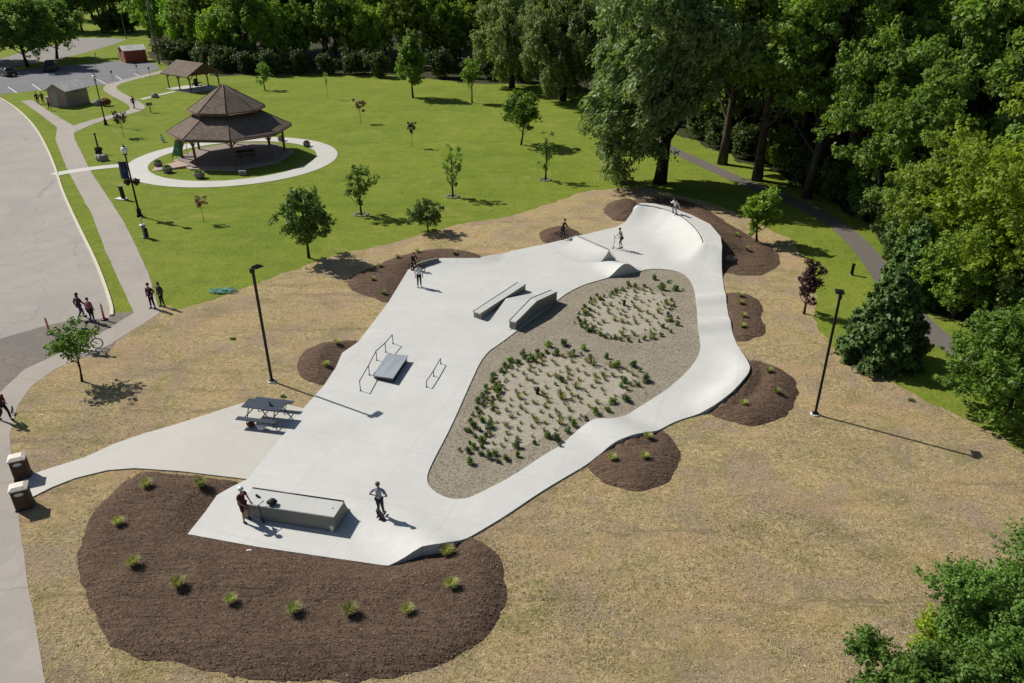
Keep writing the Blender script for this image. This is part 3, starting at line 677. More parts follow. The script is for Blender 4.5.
# curved kerb at the upper-left corner of the slab
cp = smooth_poly(P([(414, 266), (417, 263.6), (422, 261.5), (430, 259.3), (438, 257.6)], .4), 2, False)
r = empty('curved_ledge', (cp[0][0], cp[0][1], Z0), 0, 'short curved concrete ledge at the far left corner of the slab', 'skate ledge')
m = MB(); n = len(cp); L = []; R2 = []
for i in range(n):
    d = cp[min(i+1, n-1)]-cp[max(i-1, 0)]; d /= np.hypot(*d); nn = np.array([-d[1], d[0]])*.12; L.append(cp[i]+nn-cp[0]); R2.append(cp[i]-nn-cp[0])
vs = [(*p, .30) for p in L]+[(*p, .30) for p in R2]+[(*p, -.05) for p in L]+[(*p, -.05) for p in R2]
m.add(vs, [(i, i+1, n+i+1, n+i) for i in range(n-1)]+[(i, i+1, 2*n+i+1, 2*n+i) for i in range(n-1)]+[(n+i, n+i+1, 3*n+i+1, 3*n+i) for i in range(n-1)]+[(0, n, 3*n, 2*n), (n-1, 2*n-1, 4*n-1, 3*n-1)])
m.build('ledge_body', CONC_SHADE, r)
m = MB(); m.tube([(*p, .305) for p in R2], .025, 6); m.build('edge_rail', DARKSTEEL, r)

# ================================================================== lamp posts
def flood_post(px, py, label, face):
    x, y = at(px, py); r = empty('light_pole', (x, y, 0), face, label, 'light pole', 'dark flat-headed light poles beside the skatepark')
    MB().lathe([(.24, -.02), (.24, .05), (.22, .07)], 20).build('concrete_base', CONC_PATH, r)
    MB().box((0, 0, .085), (.28, .28, .03)).build('base_plate', BLACK, r)
    MB().box((0, 0, 3.25), (.105, .105, 6.34)).build('pole', BLACK, r)
    m = MB(); m.box((.28, 0, 6.40), (.52, .40, .06), bev=.02); m.box((.08, 0, 6.38), (.16, .12, .10)); m.box((-.04, 0, 6.30), (.2, .14, .2))
    for k in range(6): m.box((.28, -.16+.062*k, 6.44), (.4, .012, .04))
    h = m.build('lamp_head', BLACK, r)
    MB().box((.28, 0, 6.366), (.42, .30, .008)).build('lens', plain('lamp_lens', (.5, .5, .48), .3), h)
flood_post(272, 381.5, 'tall dark light pole left of the slab, its shadow crossing the concrete', rad(55))
flood_post(815, 414.5, 'tall dark light pole in the dry straw to the right of the winding track', rad(75))
GLOBE = plain('lamp_globe', (.85, .85, .80), .25); NAVY = plain('navy_banner_cloth', (.022, .028, .075), .8)
def street_lamp(px, py, H, label, banner, basket):
    x, y = at(px, py); r = empty('street_lamp', (x, y, 0), 0, label, 'street lamp', None)
    MB().lathe([(.26, 0), (.26, .12), (.20, .18), (.17, .5), (.20, .56), (.13, .66), (.11, .8)], 16).build('pole_base', BLACK, r)
    MB().lathe([(.085, .78), (.06, H-1.0), (.085, H-.98), (.085, H-.92), (.055, H-.9), (.05, H-.75)], 12).build('pole', BLACK, r)
    m = MB(); m.lathe([(.06, H-.78), (.16, H-.68), (.20, H-.62), (.17, H-.58)], 14); lh = m.build('lamp_collar', BLACK, r)
    MB().lathe([(.17, H-.60), (.25, H-.46), (.27, H-.30), (.22, H-.14), (.12, H-.05)], 16).build('globe', GLOBE, r)
    MB().lathe([(.14, H-.07), (.10, H), (.03, H+.05), (.025, H+.18), (.004, H+.24)], 12).build('finial', BLACK, r)
    if banner:
        s = banner
        m = MB(); m.tube([(0, 0, H-1.3), (s*.85, -.1*s, H-1.3)], .022, 6); m.tube([(0, 0, H-2.72), (s*.85, -.1*s, H-2.72)], .022, 6); m.build('banner_arm', BLACK, r)
        m = MB(); N = 8
        for a in range(N):
            pass
        vs = []; 
        for k in range(N+1):
            t = k/N
            for j in range(2):
                for dy in (-.008, .008): vs.append((s*(.10+.72*j), -.1*s*(.10+.72*j)+.035*math.sin(t*5+j)+dy, H-1.32-1.38*t))
        fs = []
        for k in range(N):
            b = k*4; c = b+4; fs += [(b, b+2, c+2, c), (b+1, c+1, c+3, b+3), (b, c, c+1, b+1), (b+2, b+3, c+3, c+2)]
        m.add(vs, fs, True); bn = m.build('banner', NAVY, r)
        m = MB(); m.torus((s*.46, -.1*s*.46-.05, H-1.95), .2, .022, 'y', 20, 5); m.box((s*.46, -.1*s*.46-.05, H-1.95), (.04, .02, .26)); m.box((s*.46, -.1*s*.46-.05, H-1.95), (.26, .02, .04)); m.build('banner_emblem', plain('faded_emblem', (.10, .11, .2), .8), bn)
    if basket:
        m = MB(); m.tube([(0, 0, basket+.35), (.42, 0, basket+.35)], .015, 6); m.tube([(0, 0, basket+.35), (-.42, 0, basket+.35)], .015, 6); m.build('basket_arm', BLACK, r)
        for s in (-1, 1):
            m = MB(); m.lathe([(.10, basket-.28), (.22, basket-.12), (.26, basket)], 12, (s*.36, 0, 0)); bk = m.build('hanging_basket', plain('basket_coir', (.05, .035, .02), .9), r)
            m = leaf_blob(140, (s*.36, 0, basket+.06), (.34, .34, .24), .11, 77+s); o = link('flowers', m, bk); m.materials.append(LEAFS['purple'])
# ================================================================== foliage
LEAFS = dict(  # reflectances of whole leaf clumps

    corner=mat_leaf('leaf_corner', (.060, .115, .020), (.150, .245, .045), .35),
    wood=mat_leaf('leaf_wood', (.095, .148, .030), (.210, .300, .060), .48),
    mid=mat_leaf('leaf_mid', (0.082, 0.146, 0.024), (0.189, 0.296, 0.047), 0.42),
    dark=mat_leaf('leaf_dark', (.080, .138, .032), (.175, .268, .055), .45),
    bright=mat_leaf('leaf_bright', (0.131, 0.222, 0.024), (0.271, 0.392, 0.052), .4),
    yellow=mat_leaf('leaf_yellow', (.140, .205, .022), (.32, .40, .050), .5),
    silver=mat_leaf('leaf_silver', (.115, .160, .048), (.26, .32, .125), .38),
    conifer=mat_leaf('needle_green', (.048, .090, .020), (.110, .180, .040), .18),
    purple=mat_leaf('leaf_purple', (.032, .016, .018), (.085, .038, .040), .2),
    red=mat_leaf('leaf_red', (0.088, 0.032, 0.025), (0.228, 0.088, 0.061), .25),
    oak=mat_leaf('leaf_oak', (0.060, 0.105, 0.024), (0.151, 0.231, 0.051), .3),
    shrub=mat_leaf('leaf_shrub', (0.041, 0.072, 0.023), (0.116, 0.174, 0.058), .25),
    fresh=mat_leaf('leaf_fresh', (0.086, 0.166, 0.023), (0.197, 0.315, 0.055), .4),
    tuft=mat_leaf('ornamental_grass_blade', (.22, .24, .08), (.52, .52, .22), .45),
    weed=mat_leaf('island_grass_blade', (0.120, 0.132, 0.030), (0.288, 0.282, 0.096), .3),
    litterleaf=mat_leaf('undergrowth_leaf', (.030, .052, .012), (.085, .130, .026), .25))
def quads(cen, nrm, size, aspect, rng, droop=0., roll=True):
    """leaf mesh from centres and normals: one folded diamond per leaf"""
    n = len(cen); nrm = nrm/np.maximum(np.linalg.norm(nrm, axis=1, keepdims=True), 1e-6)
    ref = rng.normal(0, 1, (n, 3)); ref[:, 2] -= droop*3
    a = ref-(ref*nrm).sum(1, keepdims=True)*nrm; a /= np.maximum(np.linalg.norm(a, axis=1, keepdims=True), 1e-6)
    b = np.cross(nrm, a); s = size*rng.uniform(.65, 1.35, (n, 1))
    L = a*s*aspect*.5; Wd = b*s*.5
    v = np.stack([cen-L, cen+Wd-L*.15+nrm*s*.10, cen+L, cen-Wd-L*.15+nrm*s*.10], 1).reshape(-1, 3)
    f = np.arange(4*n).reshape(n, 4)
    return v, f
def mesh_np(name, v, f):
    me = bpy.data.meshes.new(name); me.vertices.add(len(v)); me.vertices.foreach_set('co', v.astype(np.float32).ravel())
    n = len(f); me.loops.add(n*4); me.loops.foreach_set('vertex_index', f.astype(np.int32).ravel())
    me.polygons.add(n); me.polygons.foreach_set('loop_start', np.arange(0, 4*n, 4, dtype=np.int32)); me.polygons.foreach_set('loop_total', np.full(n, 4, dtype=np.int32))
    me.update(calc_edges=True); return me
def clump_leaves(clumps, per, size, aspect, rng, droop=0., fill=.55, sub=0):
    C = []; Nn = []
    for (c, r) in clumps:
        c = np.array(c); r = np.array(r); k = max(8, int(per*(r[0]*r[1]*r[2])**(2/3)))
        d = rng.normal(0, 1, (k, 3)); d /= np.linalg.norm(d, axis=1, keepdims=True); d[:, 2] = np.where(rng.random(k) < .35, np.abs(d[:, 2]), d[:, 2])
        rr = (fill+(1-fill)*rng.random((k, 1))**.7)*(1+.18*np.sin(d[:, :1]*5+c[0])*np.cos(d[:, 1:2]*6+c[1])); p = c+d*rr*r
        if sub:
            # leaves sit along shoots that grow outwards and upwards, which leaves gaps between the shoots
            ns = max(4, k//(sub*3)); sd = rng.normal(0, 1, (ns, 3)); sd /= np.linalg.norm(sd, axis=1, keepdims=True)
            s0 = c+sd*r*rng.uniform(.1, .6, (ns, 1)); sdir = sd+np.array([0, 0, .55-1.1*droop])+rng.normal(0, .35, (ns, 3)); sdir /= np.linalg.norm(sdir, axis=1, keepdims=True)
            sl_ = r.mean()*rng.uniform(.45, 1.05, ns); idx = rng.integers(0, ns, k); u_ = rng.random(k)**.75
            p = s0[idx]+sdir[idx]*(sl_[idx]*u_)[:, None]+rng.normal(0, 1, (k, 3))*size*(1.15-.7*u_[:, None])
            d = sd[idx]
        if droop: p[:, 2] -= droop*rng.random(k)**2*r[2]*1.1
        C.append(p); Nn.append(d*.6+rng.normal(0, .55, (k, 3))+np.array([0, 0, .45]))
    return quads(np.vstack(C), np.vstack(Nn), size, aspect, rng, droop)
def leaf_blob(n, c, r, size, seed, aspect=1.5):
    rng = np.random.default_rng(seed); d = rng.normal(0, 1, (n, 3)); d /= np.linalg.norm(d, axis=1, keepdims=True)
    p = np.array(c)+d*np.array(r)*(.4+.6*rng.random((n, 1))); v, f = quads(p, d+rng.normal(0, .5, (n, 3)), size, aspect, rng)
    return mesh_np('leaves', v, f)
def limbs(m, base, top, r0, tips, rng, bend=.3, nt=6):
    """trunk from base to top, limbs from the trunk to the tips"""
    base = Vector(base); top = Vector(top); pts = []; rs = []
    side = Vector((rng.normal(0, 1), rng.normal(0, 1), 0))*bend
    for i in range(nt+1):
        t = i/nt; p = base.lerp(top, t)+side*math.sin(t*math.pi)*.5; pts.append(p); rs.append(r0*(1.25 if i == 0 else 1)*(1-.72*t))
    m.tube(pts, rs, 9)
    for tp in tips:
        tp = Vector(tp); zt_ = min(max((tp.z-base.z)/(top.z-base.z)-.28, .22), .92); k = zt_*nt; i = min(int(k), nt-1)
        a = pts[i].lerp(pts[i+1], k-i); d = tp-a; mid = a+d*.5+Vector((rng.normal(0, .1), rng.normal(0, .1), -.08))*d.length
        rr = r0*(1-.72*zt_)*.5
        m.tube([a, mid, tp], [rr, rr*.6, rr*.2], 6, cap=False)
def tree_proto(H, R, cb, n, per, leaf, lm, bark, seed, shape='round', r0=None, aspect=1.5, droop=0., cr=.30, lean=(0, 0), sub=7, fill=.55):
    """returns (trunk mesh, crown mesh): H total height, R crown radius, cb crown base height"""
    rng = np.random.default_rng(seed); cl = []; hc = (H-cb)/2; zc = cb+hc
    for i in range(n):
        k = i+.5; ph = math.acos(1-2*k/n); th = math.pi*(1+5**.5)*k+rng.normal(0, .25)
        q = rng.uniform(.52, .98)*(1.05 if i % 3 else .62)
        x, y, z = math.cos(th)*math.sin(ph)*R*q, math.sin(th)*math.sin(ph)*R*q, math.cos(ph)*hc*q
        t = (z+hc)/(2*hc)
        if shape == 'cone': s_ = 1.25*(1-t)+.12; x *= s_; y *= s_
        elif shape == 'column': s_ = .8+.5*math.sin(t*3.1); x *= s_; y *= s_
        elif shape == 'vase': s_ = .55+.6*t; x *= s_; y *= s_
        elif shape == 'round': s_ = 1.08-.16*t; x *= s_; y *= s_
        rr = R*cr*rng.uniform(.55, 1.35)
        cl.append(((x+lean[0]*t, y+lean[1]*t, zc+z), (rr, rr, rr*(.72 if not droop else 1.15))))
    v, f = clump_leaves(cl, per, leaf, aspect, rng, droop, fill, sub)
    cm = mesh_np('crown', v, f); cm.materials.append(LEAFS[lm])
    m = MB(); tips = [c for c, _ in cl][::max(1, n//14)]
    limbs(m, (0, 0, -.05), (lean[0]*.8, lean[1]*.8, cb+(H-cb)*.78), r0 or H*.018, tips, rng, R*.10)
    me = m.build('trunk', bark, None).data; ob = bpy.data.objects[-1] if False else None
    for o in [o for o in COL.objects if o.data == me]: bpy.data.objects.remove(o)
    return me, cm
def plant_tree(name, protos, x, y, s, rz_, label, cat='tree', group=None, z=0., sxy=1., trunk='trunk'):
    r = empty(name, (x, y, z), rz_, label, cat, group); r.scale = (s*sxy, s*sxy, s)
    link(trunk, protos[0], r); link('crown', protos[1], r)
    return r
def px_tree(name, kind, px, py, ty, wpx, label, lm, seed, cbf=.35, n=24, per=260, leaf=.16, cat='young tree', group=None, shape='round', bark=None, sub=7, cr=.32, aspect=1.5, r0=None, lean=(0, 0), droop=0., fill=.55):
    x, y = at(px, py); H = height_of(px, py, ty); dist = math.hypot(math.hypot(x, y), CAM_H-H/2)
    R = wpx/2*dist/F_PX*.98
    pr = tree_proto(H, R, H*cbf, n, per/max(R, .4)**1.0, leaf, lm, bark or BARK, seed, shape, r0 or (.03+H*.013), aspect, droop, cr, lean, sub, fill)
    return plant_tree(name, pr, x, y, 1., 0., label, cat, group)
# ---- single trees read off the photo
G1 = 'young trees planted on the lawn'
px_tree('young_tree', 0, 309, 258, 186, 44, 'dark green oval young tree at the lawn edge, largest left of the slab', 'oak', 101, .16, 40, 1900, .12, shape='column', group=G1, bark=BARK_D)
px_tree('young_tree', 0, 361.5, 215, 164, 25, 'sparse pale green upright sapling with a stone ring, between shelter and slab', 'fresh', 102, .22, 26, 1100, .11, shape='column', group=G1)
px_tree('young_tree', 0, 453, 197, 143, 20, 'thin wispy pale green sapling alone in the middle of the lawn', 'fresh', 103, .22, 24, 900, .11, shape='column', group=G1)
px_tree('young_tree', 0, 428.5, 232, 200, 34, 'low round brownish green tree where the lawn meets the straw behind the slab', 'oak', 104, .2, 28, 1400, .10, group=G1)
px_tree('young_tree', 0, 204, 222.5, 194, 12, 'tiny dark red sapling on a bare stem in the lawn below the ring path', 'red', 105, .5, 10, 1000, .09, group=G1, r0=.022)
px_tree('young_tree', 0, 361, 123, 98, 13, 'small round reddish brown sapling right of the shelter', 'red', 106, .5, 11, 1100, .12, group=G1, r0=.03)
px_tree('young_tree', 0, 412.5, 147, 120, 9, 'very small dark-topped sapling on a thin stem in mid lawn', 'purple', 107, .55, 9, 1100, .12, group=G1, r0=.025)
px_tree('young_tree', 0, 413, 98, 31, 33, 'tall full green conical tree at the far side of the lawn', 'mid', 108, .2, 50, 1300, .2, shape='cone', group=G1)
px_tree('young_tree', 0, 472, 102.5, 58, 20, 'bright green small tree beside the tall conical tree on the far lawn', 'fresh', 109, .38, 20, 420, .24, group=G1)
px_tree('young_tree', 0, 521, 145, 89, 38, 'bushy bright green round tree left of the silver willow on the lawn', 'fresh', 110, .25, 30, 1000, .18, group=G1)
px_tree('young_tree', 0, 545.5, 180, 129, 16, 'slim pale sapling just left of the big willow', 'fresh', 111, .2, 18, 800, .12, shape='column', group=G1)
px_tree('young_tree', 0, 265, 90, 60, 14, 'slim pale green sapling behind the shelter roof', 'fresh', 112, .2, 16, 700, .16, shape='column', group=G1)
px_tree('young_tree', 0, 328, 98.5, 70, 5, 'almost bare staked sapling far back on the lawn', 'mid', 113, .5, 7, 90, .16, shape='column', group=G1, r0=.03)
px_tree('young_tree', 0, 123.5, 137, 111, 15, 'small purple-leaved sapling between the path and the first lamp', 'purple', 114, .45, 12, 900, .12, group=G1, r0=.03)
px_tree('young_tree', 0, 757, 243, 184, 33, 'bright yellow-green small tree in the mulch right of the ramp deck', 'bright', 115, .22, 34, 1100, .15, bark=BARK)
px_tree('young_tree', 0, 804, 314, 257, 23, 'small dark purple tree on the straw left of the right light pole', 'purple', 116, .22, 28, 1500, .10)
px_tree('young_tree', 0, 82, 381.5, 328, 47, 'small green tree with an open vase crown on the straw by the curving footpath', 'mid', 117, .46, 18, 1500, .085, shape='vase', bark=BARK_D, r0=.06)
for (px, py) in ((361.5, 215), (453, 197), (545.5, 180)):
    x, y = at(px, py); m = MB()
    for k in range(14):
        a = k/14*6.28; m.ball((.55*math.cos(a)+.02*math.sin(k*7), .5*math.sin(a), .04), (.14, .12, .07), 6, 4)
    o = m.build('stone_ring', plain('pale_stones', (.22, .215, .20), .9)); o.location = (x, y, 0)
    tag(o, 'ring of pale stones round the foot of the '+{361.5: 'upright sapling nearest the slab', 453: 'wispy sapling in mid lawn', 545.5: 'slim sapling beside the big willow'}[px], 'stone ring', 'stone rings round saplings')
# big willow beside the ramp
WIL = tree_proto(17., 6.6, 1.0, 96, 420, .20, 'silver', BARK_D, 201, 'round', .50, 2.2, .45, .20, (-1.0, 0), 9, .4)
WIL1 = tree_proto(22., 7.4, 1.0, 128, 380, .19, 'silver', BARK_D, 211, 'vase', .55, 2.2, .5, .165, (1.6, 0.), 9, .4)
for v_ in WIL1[1].vertices: v_.co.x -= .4+3.4*min(1., max(0., (13-v_.co.z)/8))
x, y = at(660, 183); plant_tree('willow_tree', WIL1, x, y, 1., 0., 'huge grey-green willow with a thick dark trunk right behind the ramp deck', 'tree')
x, y = at(563, 101); plant_tree('willow_tree', WIL, x, y, .92, 2.4, 'silvery willow at the far right corner of the lawn, left of the huge willow', 'tree')
x, y = at(512, 88); plant_tree('willow_tree', WIL, x, y, .9, 4.1, 'silvery willow on the far edge of the lawn, leftmost of the pale willows', 'tree')
# right-hand trees
def big(px, py, ty, wpx, label, lm, seed, cbf=.1, n=60, per=520, leaf=.2, **k):
    return px_tree('broadleaf_tree', 0, px, py, ty, wpx, label, lm, seed, cbf, n, per, leaf, cat='tree', cr=.215, **k)
big(992, 322, 100, 165, 'broad yellow-green tree overhanging the path on the right edge', 'yellow', 301, .10, 66, 2500, .16)
big(952, 318, 212, 88, 'mid-height dark green tree below the yellow-green crown by the path', 'mid', 302, .05, 60, 1700, .14)
big(1022, 340, 250, 80, 'bushy green tree at the right edge below the yellow-green crown', 'oak', 303, .03, 60, 1700, .14)
big(1006, 420, 298, 124, 'dense round green tree at the right edge just past the straw', 'mid', 304, .03, 84, 2600, .12)
big(1062, 440, 330, 90, 'green tree cut by the right edge behind the dense round tree', 'mid', 305, .03, 50, 2200, .13)
# conifer: whorls of drooping boughs
def conifer_proto(H, R, seed, leaf=.16):
    rng = np.random.default_rng(seed); C = []; Nn = []; m = MB(); m.tube([(0, 0, -.05), (0, 0, H*.97)], [.12, .02], 8)
    lv = 17
    for i in range(lv):
        t = i/(lv-1); z = .25+t*(H-.5); r = R*(1-t**1.7)**.75*1.05+.12; nb = int(15-8*t)
        for k in range(nb):
            a = 6.283*k/nb+rng.normal(0, .2)+i; rr = r*rng.uniform(.78, 1.12); cs, sn = math.cos(a), math.sin(a)
            q = int(70*max(rr, .4)); s = rng.random(q)**.65
            p = np.stack([cs*s*rr, sn*s*rr, z-s**1.6*rr*.32+np.abs(rng.normal(0, .05, q))], 1)
            wdt = rr*.20*(1.05-s)[:, None]+.05
            p += rng.normal(0, 1, (q, 3))*np.array([1, 1, .45])*wdt
            p[:, 2] -= rng.random(q)**2*.22
            C.append(p); Nn.append(np.stack([cs*.5+rng.normal(0, .5, q), sn*.5+rng.normal(0, .5, q), .6+rng.normal(0, .4, q)], 1))
            if k % 2 == 0: m.tube([(0, 0, z), (cs*rr*.85, sn*rr*.85, z-rr*.25)], [.03, .008], 5, cap=False)
    v, f = quads(np.vstack(C), np.vstack(Nn), leaf, 1.9, rng, .4); cm = mesh_np('crown', v, f); cm.materials.append(LEAFS['conifer'])
    me = m.build('trunk', BARK_D).data
    for o in [o for o in COL.objects if o.data == me]: bpy.data.objects.remove(o)
    return me, cm
CON = conifer_proto(5.6, 2.15, 401)
x, y = at(880, 360); plant_tree('conifer_tree', CON, x, y, 1., 0., 'dark green spruce-like conifer with boughs to the ground, right of the light pole', 'conifer')
x, y = at(905, 300); plant_tree('conifer_tree', CON, x, y, 1.05, 2., 'dark conifer half hidden behind the nearer spruce, at the far side of the path', 'conifer', sxy=.8)
# bottom right corner: crowns close below the camera
def corner(px, py, z, R, H, seed, label, lm='fresh', leaf=.062, per=5200, n=70):
    x, y = at(px, py, z); pr = tree_proto(H, R, H*.12, n, per, leaf, lm, BARK, seed, 'round', .1, 1.5, 0., .26, sub=9)
    plant_tree('broadleaf_tree', pr, x, y, 1., seed*.3, label, 'tree')
corner(1048, 655, 3.0, 3.1, 6.0, 501, 'bright green tree filling the bottom right corner of the picture', 'corner')
corner(925, 712, 1.8, 2.0, 4.0, 502, 'low fresh green tree at the bottom edge, left of the corner tree', 'corner', .066, 4600, 50)
corner(1040, 588, 2.6, 1.25, 4.6, 503, 'narrow bright green tree on the right edge above the corner tree', 'corner', .066, 4600, 36)
x, y = at(948, 655, 1.); pr = tree_proto(2.2, 1.2, .2, 20, 1800, .09, 'yellow', BARK, 504, 'round', .04, 1.4, 0, .34, sub=8); plant_tree('shrub', pr, x, y, 1., 0, 'yellowish shrub showing between the two crowns in the bottom right', 'shrub')
# ---- woodland: prototypes shared by many trees
FA = tree_proto(16., 5.0, 3.0, 60, 300, .25, 'wood', BARK_D, 601, 'round', .26, 1.5, 0, .235, sub=9)
FB = tree_proto(19., 5.4, 5.0, 64, 280, .26, 'dark', BARK_D, 602, 'column', .30, 1.5, 0, .225, sub=9)
FC = tree_proto(14., 4.8, .9, 56, 300, .24, 'bright', BARK, 603, 'round', .22, 1.5, 0, .235, sub=9)
FD = tree_proto(23., 5.8, 9.5, 52, 220, .26, 'wood', BARK, 604, 'vase', .40, 1.5, 0, .21, (1.6, 0), sub=9)
FE = tree_proto(23., 6.4, 6.2, 64, 260, .25, 'wood', BARK, 608, 'round', .42, 1.5, 0, .22, (1.0, 0), sub=9)
BU = tree_proto(4.6, 2.8, .15, 34, 420, .20, 'litterleaf', BARK_D, 605, 'round', .06, 1.5, 0, .34, sub=6)
BU2 = tree_proto(6., 2.6, .3, 34, 420, .20, 'mid', BARK_D, 606, 'round', .07, 1.5, 0, .34, sub=6)
rngf = random.Random(77)
ORD = ['leftmost', 'second from the left', 'third from the left', 'fourth from the left', 'fifth from the left', 'sixth from the left', 'seventh from the left', 'eighth from the left', 'ninth from the left', 'tenth from the left', 'eleventh from the left', 'twelfth from the left', 'thirteenth from the left', 'fourteenth from the left', 'rightmost', 'sixth from the right', 'fifth from the right', 'fourth from the right', 'third from the right', 'second from the right', 'right end', 'far right end']
def band(x, y):
    px, py = proj(x, y, 6)
    for lim, t in ((640, 'behind the huge willow'), (715, 'above the ramp deck'), (775, 'above the small yellow-green tree'), (830, 'above the purple tree'), (885, 'above the conifer'), (940, 'left of the yellow-green crown'), (1000, 'above the yellow-green crown')):
        if px < lim: return t
    return 'at the right picture edge'
def wood(kind, x, y, s, where, group):
    desc = {'A': 'mid green broad tree', 'B': 'tall dark green tree', 'C': 'bright green leafy tree', 'D': 'tall tree with a bare dark trunk', 'U': 'dark low bush', 'V': 'green low bush', 'E': 'very tall broad tree'}[kind]
    pr = {'A': FA, 'B': FB, 'C': FC, 'D': FD, 'U': BU, 'V': BU2, 'E': FE}[kind]
    nm = 'bush' if kind in 'UV' else 'broadleaf_tree'
    plant_tree(nm, pr, x, y, s, rngf.uniform(0, 6.28), desc+', '+where, 'bush' if kind in 'UV' else 'tree', group+(' bushes' if kind in 'UV' else ' trees')+' '+kind_word[kind], sxy=rngf.uniform(.88, 1.12))
kind_word = dict(A='of mid green', B='of dark green', C='of bright green', D='with bare trunks', U='of dark green', V='of fresh green', E='of great height')
# far edge of the lawn
for row, (yy, kinds, hs) in enumerate(((88, 'UVU', 1.0), (0, 'ACB', 1.), (0, 'BAB', 1.05), (0, 'BAA', 1.15))):
    if row == 0:
        for i in range(13):
            px = 222+i*27+rngf.uniform(-4, 4); x, y = at(px, 72+ (px-222)*.03+rngf.uniform(-1.5, 1)); wood('U', x, y+rngf.uniform(-1, 3), rngf.uniform(.4, 1.0), ORD[i]+' along the far edge of the lawn', 'far lawn edge')
    else:
        d = (0, 6, 18, 34)[row]; n = 15
        for i in range(n):
            px = 226+i*26+rngf.uniform(-7, 7); x, y = at(px, 71); k = rngf.choice(kinds)
            if row == 1: k = 'CACCACCACCACACA'[i]
            wood(k, x*(1+d/150), y+d+rngf.uniform(-2, 2), rngf.uniform(.86, 1.1)*hs, ORD[i]+(' in the front row beyond the lawn', ' in the second row beyond the lawn', ' in the back row beyond the lawn')[row-1], 'beyond the lawn')
# bright trees behind the pavilion and the red hut
for (px, py, k, s, lab) in ((163, 50, 'C', 1.12, 'behind the red hut and the utility pole'), (186, 58, 'C', 1.0, 'between the utility pole and the open pavilion'), (206, 62, 'A', 1.0, 'right behind the open pavilion'), (232, 66, 'C', .62, 'standing low in front of the wood right of the pavilion'), (196, 46, 'B', 1.1, 'above and behind the pavilion'), (222, 52, 'B', 1.1, 'dark against the wood right of the pavilion'), (150, 38, 'A', 1.0, 'behind the far road near the pole'), (174, 34, 'B', 1.1, 'far behind the red hut')):
    x, y = at(px, py); wood(k, x, y, s, lab, lab)
for i, (px, py, s) in enumerate(((168, 58, .8), (176, 63, .9), (190, 62, .9), (205, 66, .8), (215, 68, 1.), (226, 70, .9))):
    x, y = at(px, py); wood('U', x, y, s, ORD[i]+' in the shade behind the open pavilion', 'behind the pavilion')
# car park trees
PK = tree_proto(13., 6.4, 3.2, 60, 210, .30, 'dark', BARK_D, 607, 'round', .30, 1.5, 0, .27, sub=6)
x, y = at(28, 67); plant_tree('broadleaf_tree', PK, x, y, 1.0, .5, 'dark spreading tree over the parked cars, left of the black pickup', 'tree')
x, y = at(57, 59); plant_tree('broadleaf_tree', PK, x, y, .92, 2.2, 'dark spreading tree behind the black pickup in the car park', 'tree')
x, y = at(-25, 62); plant_tree('broadleaf_tree', PK, x, y, 1.05, 4.2, 'dark spreading tree at the left edge above the parked car', 'tree')
for i in range(15):
    px = -70+i*15.5+rngf.uniform(-4, 4); x, y = at(px, 31+rngf.uniform(-1.5, 1.5))
    wood('BAB'[i % 3], x, y, rngf.uniform(1.0, 1.25), ORD[i]+' beyond the far road', 'beyond the far road')
for i in range(12):
    px = -90+i*21+rngf.uniform(-4, 4); x, y = at(px, 23); wood('BBA'[i % 3], x, y+12, rngf.uniform(1.2, 1.45), ORD[i]+' in the deep row behind the far road', 'deep behind the far road')
for i in range(9):
    px = -60+i*24+rngf.uniform(-4, 4)
    if 60 < px < 95: continue
    x, y = at(px, 33); wood('U', x, y, 1.3, ORD[i]+' under the dark trees on the far road', 'along the far road')
# woodland on the right: dart throwing behind the path
WPX = smooth_poly(wp, 2, False); pts = []
reg = P([(700, 138), (742, 158), (778, 171), (815, 189), (850, 211), (884, 240), (912, 282), (945, 312), (1010, 342), (1100, 372), (1420, 420), (1480, 240), (1300, 70), (900, 34), (600, 34), (580, 84), (640, 110)])
x0, y0 = reg.min(0); x1, y1 = reg.max(0)
special = [(757, 180, 'E', 1.0, 'leaning over the bend of the woodland path'), (722, 164, 'E', .98, 'where the woodland path enters the shade'), (806, 198, 'E', .9, 'right of the tree at the path bend'), (838, 196, 'D', 1.0, 'left one of the twin trunks'), (852, 190, 'D', .96, 'right one of the twin trunks'), (938, 212, 'D', 1.02, 'forked high up, above the yellow-green tree'), (796, 172, 'D', .9, 'thin against the shade behind the woodland path')]
for (px, py, k, s, lab) in special:
    x, y = at(px, py); pts.append((x, y)); wood(k, x, y, s, lab, lab)
for (px, py, k, s) in ((712, 138, 'A', .85), (735, 147, 'B', .8), (872, 226, 'B', .8), (898, 250, 'A', .8), (915, 282, 'A', .62), (690, 128, 'B', .8), (666, 120, 'A', .8)):
    x, y = at(px, py); pts.append((x, y)); wood(k, x, y, s, 'beside the woodland path, '+band(x, y), 'beside the woodland path')
for (px, py, k, s) in ((720, 148, 'U', .7), (752, 158, 'U', .8), (784, 174, 'V', .8), (812, 186, 'U', .9), (845, 204, 'U', .85), (866, 218, 'V', .75), (890, 240, 'U', .8), (910, 268, 'U', .7), (935, 298, 'V', .7), (830, 196, 'U', .8), (700, 138, 'U', .8)):
    x, y = at(px, py); wood(k, x, y, s, 'just past the path, '+band(x, y), 'far side of the path')
tries = 0; cnt = 0
